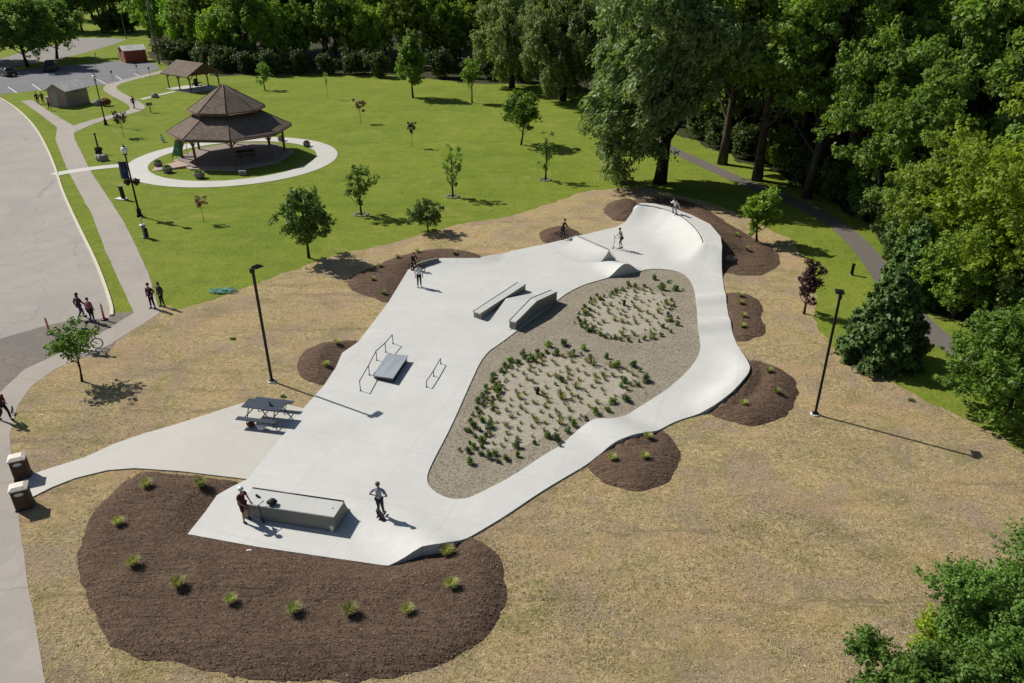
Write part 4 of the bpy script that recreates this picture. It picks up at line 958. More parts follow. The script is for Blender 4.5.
while tries < 6000 and cnt < 84:
    tries += 1; x = rngf.uniform(x0, min(x1, 120)); y = rngf.uniform(y0, min(y1, 200)); p = np.array([[x, y]])
    if not in_poly(p, reg)[0]: continue
    dmin = 4.9 if y < 110 else 8.
    if any((x-a)**2+(y-b)**2 < dmin**2 for a, b in pts): continue
    px, py = proj(x, y, 8)
    if px < 560 or px > 1190: continue
    gx_, gy_ = proj(x, y, 0)
    if 770 < gx_ < 865 and gy_ > 165: continue
    edge = seg_dist(p, reg, True)[0]; dp = seg_dist(p, WPX)[0]
    if dp < 3.2: continue
    pts.append((x, y)); cnt += 1
    k = rngf.choice('AABBA' if edge < 7 else 'ABBA'); s = rngf.uniform(.85, 1.12)*(.86 if edge < 7 else 1.05)
    wood(k, x, y, s, ('at the wood front, ' if edge < 7 else ('deeper in the wood, ' if y < 90 else 'far in the wood, '))+band(x, y), 'front of the right wood' if edge < 7 else ('inside the right wood' if y < 110 else 'back of the right wood'))
cb_ = 0; tries = 0; bp = []
while cb_ < 46 and tries < 4000:
    tries += 1; x = rngf.uniform(x0, 80); y = rngf.uniform(y0, 115); p = np.array([[x, y]])
    if not in_poly(p, reg)[0]: continue
    if any((x-a)**2+(y-b)**2 < 3.4**2 for a, b in bp): continue
    px, py = proj(x, y, 2)
    if px > 1120 or px < 600: continue
    if seg_dist(p, WPX)[0] < 3.3: continue
    bp.append((x, y)); cb_ += 1; wood(rngf.choice('UUV'), x, y, rngf.uniform(.6, 1.1), ('nearest the path, ' if y < 65 else 'among the trunks, ' if y < 90 else 'far in the wood, ')+band(x, y), 'right wood undergrowth')
# ---- planting: grass clumps in the mulch, shrubs and tufts on the island
def blades(n, r, h, wd, seed, spread=.6):
    rng = np.random.default_rng(seed); V = []; Fq = []
    for i in range(n):
        a = rng.uniform(0, 6.283); q = rng.uniform(0, r*.35); bx, by = math.cos(a)*q, math.sin(a)*q; L = h*rng.uniform(.6, 1.1); a2 = a+rng.normal(0, .5); out = spread*rng.uniform(.2, 1.)*r*1.5
        cs, sn = math.cos(a2), math.sin(a2); px_, py_ = -sn*wd/2, cs*wd/2
        P0 = (bx, by, 0); P1 = (bx+cs*out*.45, by+sn*out*.45, L*.7); P2 = (bx+cs*out, by+sn*out, L*(.95-.35*spread*rng.random()))
        b = len(V)
        V += [(P0[0]-px_, P0[1]-py_, 0), (P0[0]+px_, P0[1]+py_, 0), (P1[0]+px_, P1[1]+py_, P1[2]), (P1[0]-px_, P1[1]-py_, P1[2]), (P2[0]+px_*.25, P2[1]+py_*.25, P2[2]), (P2[0]-px_*.25, P2[1]-py_*.25, P2[2])]
        Fq += [(b, b+1, b+2, b+3), (b+3, b+2, b+4, b+5)]
    return np.array(V), np.array(Fq)
def blade_mesh(*a, mat): 
    v, f = blades(*a); me = mesh_np('grass_clump', v, f); me.materials.append(mat); return me
TUFT = [blade_mesh(480, .30, .38, .013, 700+i, mat=LEAFS['tuft']) for i in range(4)]
WEED = [blade_mesh(40, .20, .20, .02, 720+i, mat=LEAFS['weed']) for i in range(5)]
import bpy as _b
DG = bpy.context.evaluated_depsgraph_get()
def ground_z(objs, x, y):
    z = 0.
    for o in objs:
        hit, loc, nrm, idx = o.ray_cast(Vector((x, y, 5)), Vector((0, 0, -1)))
        if hit: z = max(z, loc.z)
    return z
bpy.context.view_layer.update()
def clump(px, py, s, label, group, k):
    x, y = at(px, py, .15); o = link('grass_clump', TUFT[k % 4]); o.location = (x, y, ground_z(beds, x, y)-.02); o.rotation_euler = (0, 0, k*1.7); o.scale = (s,)*3
    tag(o, label, 'ornamental grass', group)
big_bed = [((148, 490), 'at the left corner of the big mulch bed, beside the pale path'), ((202, 488), 'in the big mulch bed just below the picnic pad'), ((120, 527), 'at the left end of the big mulch bed'), ((135, 569), 'second up the left side of the big mulch bed'), ((180, 590), 'leftmost in the lower row of the big mulch bed'), ((232, 606), 'second from the left in the lower row of the big mulch bed'), ((295, 616), 'in the middle of the lower row of the big mulch bed'), ((351, 618), 'fourth from the left in the lower row of the big mulch bed'), ((408, 616), 'fifth from the left in the lower row of the big mulch bed'), ((452, 590), 'at the right end of the big mulch bed'), ((447, 553), 'in the big mulch bed right of the slab corner')]
for i, ((px, py), w_) in enumerate(big_bed): clump(px, py, 1.0+.12*math.sin(i*2.1), 'yellow-green grass clump '+w_, 'grass clumps in the mulch beds', i)
oth = [((612, 461), 'left in the middle bed by the winding track'), ((644, 460), 'right in the middle bed by the winding track'), ((648, 440), 'top of the middle bed by the winding track'), ((743, 407), 'lowest in the dark bed right of the banked turn'), ((776, 396), 'rightmost in the dark bed right of the banked turn'), ((768, 375), 'topmost in the dark bed right of the banked turn'),
       ((740, 298), 'topmost in the narrow bed beside the straight of the track'), ((740, 305), 'second from the top in the narrow bed beside the track'), ((743, 318), 'third from the top in the narrow bed beside the track'), ((742, 328), 'lowest in the narrow bed beside the track'),
       ((736, 237), 'nearest the ramp deck in the bed behind it'), ((746, 252), 'below the yellow-green tree in the bed by the ramp deck'), ((383, 294), 'lowest in the bed at the far left corner of the slab'), ((373, 281), 'middle of the bed at the far left corner of the slab'), ((380, 268), 'upper left in the bed at the far left slab corner'), ((398, 259), 'top left in the bed behind the curved ledge'), ((418, 253), 'top in the bed behind the curved ledge'), ((454, 255), 'right end of the bed behind the curved ledge'),
       ((337, 345), 'top in the round bed by the left light pole'), ((326, 366), 'low in the round bed by the left light pole')]
for i, ((px, py), w_) in enumerate(oth): clump(px, py, .8, 'small grass clump, '+w_, 'grass clumps in the mulch beds', i+3)
SH = []
for i in range(4):
    rng = np.random.default_rng(800+i); cl = [((rng.normal(0, .08), rng.normal(0, .08), .12+.09*k), (.22-.04*k, .22-.04*k, .12)) for k in range(3)]+[((rng.normal(0, .17), rng.normal(0, .17), .12), (.12, .12, .10))]
    v, f = clump_leaves(cl, 4200, .042, 2.4, rng, 0, .3, 0); me = mesh_np('foliage', v, f); me.materials.append(LEAFS[('shrub', 'mid', 'shrub', 'oak')[i]]); SH.append(me)
def zc_(a): return [(430+x/3.104, 260+y/3.104) for x, y in a]
low_ring = zc_([(362, 288), (330, 285), (308, 296), (290, 305), (270, 318), (250, 326), (232, 330), (222, 345), (200, 352), (190, 362), (188, 378), (178, 392), (170, 408), (160, 425), (152, 440), (148, 460), (155, 474), (136, 482), (132, 498), (140, 514), (128, 530), (138, 545), (122, 570), (116, 594), (132, 578), (150, 604), (160, 580), (178, 612), (204, 602), (236, 614), (264, 604), (210, 385), (205, 405), (212, 425), (196, 440), (190, 460), (185, 500), (180, 520), (175, 545), (232, 350), (256, 312), (285, 290), (300, 312), (350, 300), (320, 308), (168, 440), (166, 500), (190, 430), (216, 410), (205, 620), (130, 632), (268, 580), (162, 560), (152, 530)])
upp_ring = zc_([(632, 80), (610, 84), (592, 90), (575, 95), (560, 103), (545, 112), (528, 118), (512, 124), (497, 132), (484, 142), (472, 152), (462, 164), (458, 178), (462, 192), (470, 204), (482, 212), (496, 220), (510, 225), (525, 230), (540, 236), (557, 240), (575, 244), (595, 246), (616, 249), (645, 250), (668, 246), (690, 241), (718, 232), (745, 222), (725, 205), (748, 186), (770, 200), (765, 176), (740, 168), (745, 150), (757, 140), (750, 124), (735, 128), (620, 76), (520, 108), (500, 118), (540, 124), (478, 166), (494, 152), (480, 196), (508, 214)])
big_sh = zc_([(370, 268), (420, 262), (396, 290), (446, 292), (480, 272), (495, 298), (545, 300), (632, 330), (578, 328), (385, 548), (325, 562), (403, 372), (555, 464), (425, 530), (445, 512), (482, 496), (510, 477), (640, 388), (675, 370), (605, 378), (570, 442), (612, 432), (697, 58), (740, 68), (718, 90), (668, 80), (756, 92), (768, 88), (590, 392), (665, 378), (360, 545), (400, 560)])
k = 0
for pts_, lab, g, s0 in ((low_ring, 'low green shrub, %s of the ring round the large bare patch', 'shrubs round the large bare patch', .70), (upp_ring, 'low green shrub, %s of the ring round the small bare patch', 'shrubs round the smaller bare patch', .62), (big_sh, 'bigger dark green rounded shrub at the %s of the planted island', 'bigger shrubs on the island', .86)):
    for (px, py) in pts_:
        x, y = at(px, py+1.5, .0); k += 1; x += rngf.uniform(-.1, .1); y += rngf.uniform(-.1, .1)
        r = link('shrub', SH[k % 4]); r.location = (x, y, .02); s = s0*rngf.uniform(.62, 1.3); r.scale = (s*1.0, s*1.0, s*rngf.uniform(.9, 1.25)); r.rotation_euler = (0, 0, k*1.3)
        c0_ = np.mean([at(*q) for q in pts_], 0); dx_, dy_ = x-c0_[0], y-c0_[1]; sec = ('right', 'upper right', 'top', 'upper left', 'left', 'lower left', 'bottom', 'lower right')[int(((math.atan2(dy_, dx_)+6.2832+.3927) % 6.2832)/.7854) % 8]
        tag(r, lab % sec, 'shrub', g)
def tufts(poly, n, lab, g, seed):
    rr = random.Random(seed); x0, y0 = poly.min(0); x1, y1 = poly.max(0); got = []
    t_ = 0
    while len(got) < n and t_ < 9000:
        t_ += 1; x, y = rr.uniform(x0, x1), rr.uniform(y0, y1)
        if not in_poly(np.array([[x, y]]), poly)[0] or any((x-a)**2+(y-b)**2 < .42**2 for a, b in got): continue
        got.append((x, y)); o = link('grass_tuft', WEED[len(got) % 5]); o.location = (x, y, .028); s = rr.uniform(.6, 1.3)*(1.6 if rr.random() < .12 else 1.); o.scale = (s, s, s); o.rotation_euler = (0, 0, rr.uniform(0, 6)); c0_ = poly.mean(0); tag(o, lab % ('right', 'upper right', 'top', 'upper left', 'left', 'lower left', 'bottom', 'lower right')[int(((math.atan2(y-c0_[1], x-c0_[0])+6.2832+.3927) % 6.2832)/.7854) % 8], 'grass tuft', g)
tufts(lo_poly, 130, 'yellowish grass tuft, %s part of the large bare patch', 'tufts on the large bare patch', 4)
tufts(up_poly, 85, 'yellowish grass tuft, %s part of the small bare patch', 'tufts on the smaller bare patch', 5)
for (px, py, lab) in ((537.5, 394.5, 'short black pipe standing on the large bare patch of the island'), (624, 306, 'short black pipe standing on the smaller bare patch of the island')):
    x, y = at(px, py); m = MB(); m.lathe([(.09, -.02), (.09, .30), (.11, .30), (.11, .36), (.02, .38)], 12); o = m.build('drain_pipe', BLACK); o.location = (x, y, .03); tag(o, lab, 'pipe')
street_lamp(140, 216.5, 6.0, 'black lamp post with a navy banner and a pale globe beside the ring path', -1, 3.0)
street_lamp(106, 125, 6.3, 'black lamp post with a pale globe near the small pale building, without a banner', 0, 0)
#@@PART3
# ================================================================== park buildings
SHIN = mat_shingle('brown_shingles', (.165, .125, .10)); SHIN2 = mat_shingle('grey_brown_shingles', (.54, .51, .48))
WOODB = plain('brown_stained_timber', (.15, .075, .04), .7); WOODD = plain('dark_timber', (.045, .028, .018), .8)
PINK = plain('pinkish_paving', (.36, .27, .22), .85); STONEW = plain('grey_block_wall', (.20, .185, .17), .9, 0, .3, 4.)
r = empty('park_shelter', (GC[0], GC[1], 0), 0, 'eight-sided park shelter with a two-tier brown shingle roof inside the ring path', 'gazebo')
def ngon(R, z, a0=-117., n=8): return [Vector((R*math.cos(rad(a0+360/n*k)), R*math.sin(rad(a0+360/n*k)), z)) for k in range(n)]
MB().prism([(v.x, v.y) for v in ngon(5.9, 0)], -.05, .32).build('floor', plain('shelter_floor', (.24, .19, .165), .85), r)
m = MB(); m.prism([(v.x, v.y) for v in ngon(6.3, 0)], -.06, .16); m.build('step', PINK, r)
def roof_ring(name, Ro, zo, Ri, zi, th=.16):
    m = MB(); a = ngon(Ro, zo); b = ngon(Ri, zi); a2 = ngon(Ro, zo-th); b2 = ngon(Ri, zi-th)
    for k in range(8):
        j = (k+1) % 8; m.add([a[k], a[j], b[j], b[k]], [(0, 1, 2, 3)]); m.add([a2[k], a2[j], b2[j], b2[k]], [(3, 2, 1, 0)]); m.add([a[k], a[j], a2[j], a2[k]], [(0, 3, 2, 1)])
    for k in range(8): m.tube([a[k]+Vector((0, 0, .0)), b[k]+Vector((0, 0, .01))], .045, 5)
    o = m.build(name, SHIN, r, fix=False)
    m = MB()
    for k in range(8):
        j = (k+1) % 8; m.tube([a2[k]-Vector((0, 0, .05)), a2[j]-Vector((0, 0, .05))], .08, 4)
    m.build('fascia', WOODB, o)
    return o
roof_ring('lower_roof', 6.45, 3.2, 3.2, 4.95); roof_ring('upper_roof', 3.95, 5.35, .06, 7.7)
m = MB(); a = ngon(3.15, 4.7); b = ngon(3.15, 5.5)
for k in range(8): m.add([a[k], a[(k+1) % 8], b[(k+1) % 8], b[k]], [(0, 1, 2, 3)])
m.build('clerestory', WOODD, r)
for v in ngon(5.35, 0):
    m = MB(); m.box((v.x, v.y, 1.65), (.2, .2, 2.95)); 
    tdir = Vector((-v.y, v.x, 0)).normalized()
    for s in (-1, 1): m.tube([v+Vector((0, 0, 2.2)), v+tdir*s*.65+Vector((0, 0, 2.95))], .06, 5)
    m.build('post', WOODB, r)
m = MB(); 
a = ngon(5.35, 3.0)
for k in range(8): m.tube([a[k], a[(k+1) % 8]], .1, 5)
m.build('ring_beam', WOODB, r)
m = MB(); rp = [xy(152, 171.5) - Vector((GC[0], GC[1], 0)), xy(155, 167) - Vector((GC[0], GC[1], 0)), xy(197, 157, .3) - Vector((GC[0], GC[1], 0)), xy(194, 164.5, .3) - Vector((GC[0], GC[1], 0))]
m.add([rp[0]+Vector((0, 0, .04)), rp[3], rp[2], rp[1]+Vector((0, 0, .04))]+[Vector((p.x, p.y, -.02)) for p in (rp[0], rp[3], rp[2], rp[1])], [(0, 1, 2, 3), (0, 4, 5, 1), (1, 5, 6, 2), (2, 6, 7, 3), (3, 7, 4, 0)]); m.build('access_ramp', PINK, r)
def picnic_table(x, y, rot, label, mt, mt2, L=1.9, group=None, z=0., wide=.78, gap=.72):
    t = empty('picnic_table', (x, y, z), rot, label, 'picnic table', group)
    m = MB(); [m.box((0, -wide/2+wide/5*(k+.5), .75), (L, wide/5-.012, .04)) for k in range(5)]; m.box((0, 0, .725), (L-.3, .06, .03)); m.build('table_top', mt, t)
    for s in (-1, 1):
        m = MB(); [m.box((0, s*gap+(k-.5)*.14, .45), (L, .13, .04)) for k in range(2)]; m.build('bench', mt, t)
    for s in (-1, 1):
        m = MB(); X = s*(L/2-.32)
        m.tube([(X, -wide*.36, .72), (X, -gap*.78, .0)], .028, 6); m.tube([(X, wide*.36, .72), (X, gap*.78, .0)], .028, 6)
        m.tube([(X, -gap-.1, .42), (X, gap+.1, .42)], .026, 6); m.tube([(X, -gap, .43), (X, -gap*.5, .0)], .022, 6); m.tube([(X, gap, .43), (X, gap*.5, .0)], .022, 6)
        m.tube([(X, 0, .70), (X-s*.35, 0, .42)], .02, 6); m.build('leg', mt2, t)
    return t
# pavilion
PV = np.array([-51.2, 126.6]); uP = np.array([-.79, .61]); vP = np.array([.61, .79]); LP_, WP_ = 6.4, 5.2
r = empty('open_pavilion', (PV[0], PV[1], 0), 0, 'open gable-roofed picnic pavilion on timber posts, beyond the shelter', 'pavilion')
def pp(a, b, z): q = uP*a+vP*b; return Vector((q[0], q[1], z))
m = MB(); m.prism([tuple(pp(a, b, 0)[:2]) for a, b in ((-.4, -.4), (-.4, WP_+.4), (LP_+.4, WP_+.4), (LP_+.4, -.4))], -.03, .06); m.build('floor', CONC_PATH, r)
for a in (0, LP_/2, LP_):
    for b in (0, WP_):
        m = MB(); m.tube([pp(a, b, 0), pp(a, b, 2.45)], .11, 4); 
        for s in (-1, 1):
            if 0 <= a+s*.9 <= LP_: m.tube([pp(a, b, 1.75), pp(a+s*.75, b, 2.4)], .07, 4)
        m.tube([pp(a, b, 1.75), pp(a, b+(.75 if b == 0 else -.75), 2.4)], .07, 4); m.build('post', WOODB, r)
m = MB(); o_ = .7; zr, ze, th = 4.25, 2.5, .16; e1 = [pp(-o_, -o_, ze), pp(LP_+o_, -o_, ze)]; e2 = [pp(-o_, WP_+o_, ze), pp(LP_+o_, WP_+o_, ze)]; rg = [pp(-o_, WP_/2, zr), pp(LP_+o_, WP_/2, zr)]
dn = Vector((0, 0, -th)); vs = e1+e2+rg; m.add(vs+[v+dn for v in vs], [(0, 1, 5, 4), (2, 4, 5, 3), (6, 10, 11, 7), (8, 9, 11, 10), (0, 6, 7, 1), (2, 3, 9, 8), (0, 4, 10, 6), (4, 2, 8, 10), (1, 7, 11, 5), (5, 11, 9, 3)]); m.build('roof', SHIN, r)
for a in (0, LP_):
    m = MB(); m.add([pp(a, 0, 2.45), pp(a, WP_, 2.45), pp(a, WP_/2, 3.98)]+[pp(a+.08, 0, 2.45), pp(a+.08, WP_, 2.45), pp(a+.08, WP_/2, 3.98)], [(0, 1, 2), (5, 4, 3), (0, 3, 4, 1), (1, 4, 5, 2), (2, 5, 3, 0)]); m.build('gable_board', WOODB, r)
q = PV+uP*3.+vP*3.; picnic_table(q[0], q[1], 1.1, 'dark picnic table in the shade under the open pavilion', WOODD, BLACK, group=None, z=.06)
q = PV+uP*5.5+vP*4.3
m = MB(); m.lathe([(.30, 0), (.34, .3), (.33, .95), (.22, 1.12), (.05, 1.16)], 14); o = m.build('litter_bin', WOODD); o.location = (q[0], q[1], .06); tag(o, 'dark round litter bin under the open pavilion', 'litter bin')
# small buildings
def hut(name, base, uu, vv, Lu, Lv, eave, ridge, wall, roofm, label, cat, over=.3, door=None):
    r = empty(name, (base[0], base[1], 0), 0, label, cat)
    q = lambda a, b, z: Vector((*(uu*a+vv*b), z))
    m = MB(); m.add([q(0, 0, -.1), q(Lu, 0, -.1), q(Lu, Lv, -.1), q(0, Lv, -.1), q(0, 0, eave), q(Lu, 0, eave), q(Lu, Lv, eave), q(0, Lv, eave), q(Lu/2, 0, ridge-.05), q(Lu/2, Lv, ridge-.05)],
          [(0, 1, 5, 8, 4), (1, 2, 6, 5), (3, 7, 9, 6, 2), (0, 4, 7, 3)]); m.build('wall', wall, r)
    m = MB(); sl = (ridge-eave)/(Lu/2); ez = eave-sl*over; vs = [q(-over, -over, ez), q(-over, Lv+over, ez), q(Lu+over, -over, ez), q(Lu+over, Lv+over, ez), q(Lu/2, -over, ridge), q(Lu/2, Lv+over, ridge)]
    up = Vector((0, 0, .12)); m.add([v+up for v in vs]+vs, [(0, 4, 5, 1), (2, 3, 5, 4), (6, 7, 11, 10), (8, 10, 11, 9), (0, 1, 7, 6), (2, 8, 9, 3), (0, 6, 10, 4), (4, 10, 8, 2), (1, 5, 11, 7), (5, 3, 9, 11)]); m.build('roof', roofm, r)
    if door:
        a0, a1, h, side = door; m = MB()
        f = (lambda a, z, o: q(a, -o, z)) if side == 'gable' else (lambda a, z, o: q(-o, a, z))
        m.add([f(a0, 0, .04), f(a1, 0, .04), f(a1, h, .04), f(a0, h, .04), f(a0, 0, -.01), f(a1, 0, -.01), f(a1, h, -.01), f(a0, h, -.01)], [(0, 1, 2, 3), (0, 4, 5, 1), (1, 5, 6, 2), (2, 6, 7, 3), (3, 7, 4, 0)])
        d = m.build('door', plain('grey_door', (.30, .29, .27), .6), r)
        m = MB(); m.ball(f(a0+.12, h*.48, .07), .05, 6, 4); m.build('handle', DARKSTEEL, d)
    return r, q
uu = np.array([-.97, .25]); vv = np.array([.25, .97])
r, q = hut('restroom_building', (-64.3, 113.9), uu, vv, 3.1, 4.3, 2.35, 3.2, mat_boards('grey_siding', (.31, .235, .20), (0, 0, 0), 8.), SHIN2, 'small pale park building with a light gable roof beside the car park', 'hut', .3, (1.5, 2.5, 2.05, 'gable'))
m = MB(); c = q(-.03, 1.9, 1.95)
for k in range(4): m.box(tuple(q(-.05, 1.5+.28*k, 1.98)), (.16, .16, .12), rz=math.atan2(vv[1], vv[0]))
m.build('vent', plain('pale_vent', (.20, .19, .17), .7), r)
m = MB(); m.box(tuple(q(3.0, -.06, 2.75)), (.35, .08, .25), rz=math.atan2(uu[1], uu[0])); m.build('sign', plain('white_sign', (.7, .7, .68), .5), r)
RU = np.array([-.5, .866]); RV = np.array([.866, .5])
hut('storage_shed', (-77.8, 162.6), np.array([-.62, .78]), np.array([.78, .62])*1.0, 3.8, 4.2, 2.35, 3.1, mat_boards('red_siding', (.33, .085, .04), (0, 0, 0), 8.), SHIN2, 'small red wooden shed at the far corner of the car park', 'shed', .25, (.9, 2., 1.95, 'gable'))
# bins
x, y = at(50.5, 105); m = MB(); m.box((0, 0, .55), (.75, .75, 1.1), rz=.6, bev=.04); m.box((0, 0, 1.16), (.85, .85, .1), rz=.6, bev=.03); o = m.build('litter_bin', plain('tan_bin', (.33, .27, .2), .8)); o.location = (x, y, 0); tag(o, 'tan square bin beside the small pale park building', 'litter bin')
def park_bin(px, py, label):
    x, y = at(px, py); r = empty('litter_bin', (x, y, 0.03), rad(24), label, 'litter bin', 'brown litter bins at the end of the pale path')
    BR = mat_boards('brown_bin_slats', (.085, .052, .033), (0, 0, 0), 14.)
    MB().box((0, 0, .48), (.60, .56, .94), bev=.03).build('bin_body', BR, r)
    MB().box((0, 0, .02), (.66, .62, .06), bev=.02).build('base', DARKSTEEL, r)
    m = MB(); m.box((0, 0, .975), (.70, .66, .05), bev=.02); m.add([(-.33, -.31, 1.0), (.33, -.31, 1.0), (.33, .31, 1.0), (-.33, .31, 1.0), (-.20, -.18, 1.09), (.20, -.18, 1.09), (.20, .18, 1.09), (-.20, .18, 1.09)], [(0, 1, 5, 4), (1, 2, 6, 5), (2, 3, 7, 6), (3, 0, 4, 7), (4, 5, 6, 7)]); m.build('lid', plain('cream_lid', (.62, .57, .48), .6), r)
    m = MB(); m.lathe([(.17, -.012), (.17, .012)], 16, (0, -.287, .78), False, Matrix.Rotation(rad(90), 3, 'X') @ Matrix.Scale(.45, 3, Vector((0, 1, 0)))); m.build('opening', plain('pale_flap', (.60, .58, .55), .5), r)
    return r
park_bin(23.5, 476.5, 'brown slatted litter bin with cream lid, farther of the pair at the path end')
park_bin(25.5, 506.5, 'brown slatted litter bin with cream lid, nearer of the pair at the path end')
# ---- picnic table on the pad
TBL = plain('slate_blue_table', (.030, .042, .060), .5); TBF = plain('table_frame', (.05, .08, .10), .5, .3)
a = np.array(at(245.5, 404, .75)); b = np.array(at(285, 408.5, .75)); rotT = math.atan2(*(b-a)[::-1])
cT = np.array(at(264.5, 406, .75)); T1_ = picnic_table(cT[0], cT[1], rotT, 'slate-blue picnic table with attached benches on the pale pad left of the slab', TBL, TBF, 2.0, z=.065, wide=.80, gap=.90)
def on_table(dx, dy, z): c, s = math.cos(rotT), math.sin(rotT); return (cT[0]+dx*c-dy*s, cT[1]+dx*s+dy*c, z)
m = MB(); m.lathe([(.035, 0), (.038, .16), (.015, .2), (.015, .24)], 10); m.tube([(.03, 0, .03), (.16, -.05, .03)], .02, 6); o = m.build('bottle', BLACK); o.location = on_table(.32, -.02, .84); tag(o, 'small dark bottle standing on the slate-blue picnic table', 'bottle')
def bag(name, x, y, z, s, mt, label, cat, seed, rz_=0.):
    rng = np.random.default_rng(seed); m = MB(); m.ball((0, 0, s*.36), (s*.55, s*.38, s*.40), 14, 9)
    m.v = [(v[0]*(1+.10*math.sin(v[2]*19+seed)), v[1]*(1+.12*math.cos(v[0]*17+seed)), max(v[2]*(1+.07*math.sin(v[0]*23)), 0.)) for v in m.v]
    r = empty(name, (x, y, z), rz_, label, cat); m.build('bag_body', mt, r)
    m = MB(); m.tube([(-s*.2, 0, s*.7), (-s*.1, 0, s*.9), (s*.1, 0, s*.9), (s*.2, 0, s*.7)], s*.03, 6); m.build('handle', mt, r)
    m = MB(); m.box((0, -s*.37, s*.3), (s*.5, s*.08, s*.28), bev=s*.03); m.build('pocket', mt, r); return r
p = at(262.5, 430.5); bag('bag', p[0], p[1], .065, .42, plain('white_bag', (.55, .55, .58), .8), 'white and grey bag on the pad under the near bench of the picnic table', 'bag', 3)
p = at(251.5, 427.5); bag('bag', p[0], p[1], .065, .36, plain('maroon_bag', (.12, .03, .03), .8), 'dark red bag on the pad at the left end of the near bench', 'bag', 8, .5)
# loose things near the box ramp
def sneaker(m, c, L, rz_, z):
    R = Matrix.Rotation(rz_, 3, 'Z'); C = Vector(c)
    n0 = len(m.v); m.ball((0, 0, 0), (L*.5, L*.19, L*.17), 12, 6); m.ball((-L*.22, 0, L*.1), (L*.22, L*.16, L*.22), 10, 5)
    m.v[n0:] = [tuple(R @ Vector((v[0], v[1], max(v[2], -L*.12)))+C+Vector((0, 0, z+L*.12))) for v in m.v[n0:]]
x, y = at(258, 497, Z0+.70); m = MB(); sneaker(m, (0, 0, 0), .27, -.5, 0.); o = m.build('shoe', BLACK); o.location = (x, y, Z0+.705); tag(o, 'small dark shoe lying on the deck of the long quarter pipe box', 'shoe')
x, y = at(273, 503, Z0+.70); bag('backpack', x, y-.1, Z0+.70, .36, plain('black_bag', (.03, .032, .04), .8), 'dark backpack on the deck of the long quarter pipe box', 'backpack', 5, .2)
x, y = at(332.5, 508, Z0+.70); m = MB(); m.lathe([(.04, 0), (.04, .02), (.03, .03)], 10); o = m.build('drink_lid', plain('pale_plastic', (.5, .5, .5), .4)); o.location = (x, y, Z0+.703); tag(o, 'tiny pale lid on the right end of the quarter pipe deck', 'lid')
x, y = at(332.5, 531, Z0); m = MB(); m.lathe([(.07, 0), (.085, .26), (.09, .27), (.09, .30), (.02, .31)], 14); m.tube([(0, 0, .3), (.02, 0, .4)], .008, 5); o = m.build('paper_cup', plain('white_paper', (.75, .75, .75), .5)); o.location = (x, y, Z0+.003); tag(o, 'white paper cup on the slab at the right back corner of the quarter pipe box', 'cup')
x, y = at(249, 549, .2); m = MB(); m.box((0, 0, .03), (.22, .08, .04), rz=-.1, bev=.012); m.box((.02, 0, .055), (.12, .05, .02), rz=-.1); o = m.build('paper_scrap', plain('white_litter', (.62, .60, .56), .7)); o.location = (x, y, .10); tag(o, 'small white scrap lying on the mulch at the near edge of the slab', 'litter')
# green netting on the lawn edge
x, y = at(224.5, 291.5); NET = plain('green_netting', (.10, .27, .20), .7, 0, .5, 6.); m = MB(); rg_ = random.Random(9)
for k in range(26):
    a0 = rg_.uniform(0, 6.28); cx, cy = rg_.uniform(-.5, .5), rg_.uniform(-.25, .25); R_ = rg_.uniform(.2, .55); pts_ = [(cx+R_*1.2*math.cos(a0+t*.55), cy+R_*.6*math.sin(a0+t*.55), .05+.08*abs(math.sin(t*1.7+k))) for t in range(9)]
    m.tube(pts_, .022, 5)
o = m.build('garden_hose', NET); o.location = (x, y, 0); tag(o, 'tangled heap of pale green hose lying on the grass edge', 'hose')
# delineator posts
OR = plain('orange_plastic', (.75, .085, .02), .45)
def post_cone(px, py, label, tilt):
    x, y = at(px, py); r = empty('traffic_post', (x, y, .02), 0, label, 'traffic post', 'orange posts closing the end of the road'); r.rotation_euler = (tilt, 0, 0)
    MB().lathe([(.085, .05), (.065, .2), (.055, .98), (.03, 1.03)], 14).build('post_body', OR, r); MB().lathe([(.21, 0), (.21, .045), (.12, .075)], 8).build('rubber_base', BLACK, r)
    for z in (.62, .82): MB().lathe([(.0655, z), (.0625, z+.10)], 14).build('reflective_band', plain('band_white', (.6, .55, .5), .4), r)
    MB().torus((0, 0, 1.06), .035, .012, 'y', 12, 6).build('grip', OR, r)
post_cone(50.5, 334, 'orange traffic post at the road end, left of the two walkers', .05); post_cone(104.5, 320, 'orange traffic post at the road end, right of the two walkers', -.04)
# small posts and signs round the lawn
def marker(px, py, h, label, kind):
    x, y = at(px, py); 
    if kind == 'dark':
        r = empty('bollard', (x, y, 0), 0, label, 'bollard'); MB().lathe([(.11, -.02), (.10, h*.86), (.13, h*.87), (.13, h*.96), (.05, h)], 12).build('post_body', BLACK, r); MB().lathe([(.16, -.01), (.16, .04)], 12).build('base', GALV, r)
    if kind == 'white':
        m = MB(); m.tube([(0, 0, -.05), (.10, 0, h)], .10, 8); o = m.build('marker_post', plain('white_paint', (.68, .68, .62), .6)); o.location = (x, y, 0); tag(o, label, 'marker post')
marker(851.5, 275, .85, 'short black bollard on the grass beside the woodland path', 'dark')
marker(96.5, 60.5, 1.6, 'short white post on the grass strip behind the car park, left one', 'white')
marker(119, 58.5, 1.6, 'short white post on the grass strip beside the red shed', 'white')
def sign(px, py, h, w_, hh, mt, label, rot=0.):
    x, y = at(px, py); r = empty('sign', (x, y, 0), rot, label, 'sign'); MB().tube([(0, 0, -.05), (0, 0, h)], .035, 6).build('post', GALV, r); MB().box((0, -.05, h-hh/2), (w_, .04, hh), bev=.01).build('panel', mt, r)
sign(113, 80, 1.6, .3, .4, plain('dull_sign_back', (.10, .13, .10), .6), 'small sign on a post at the edge of the car park, left one', .4)
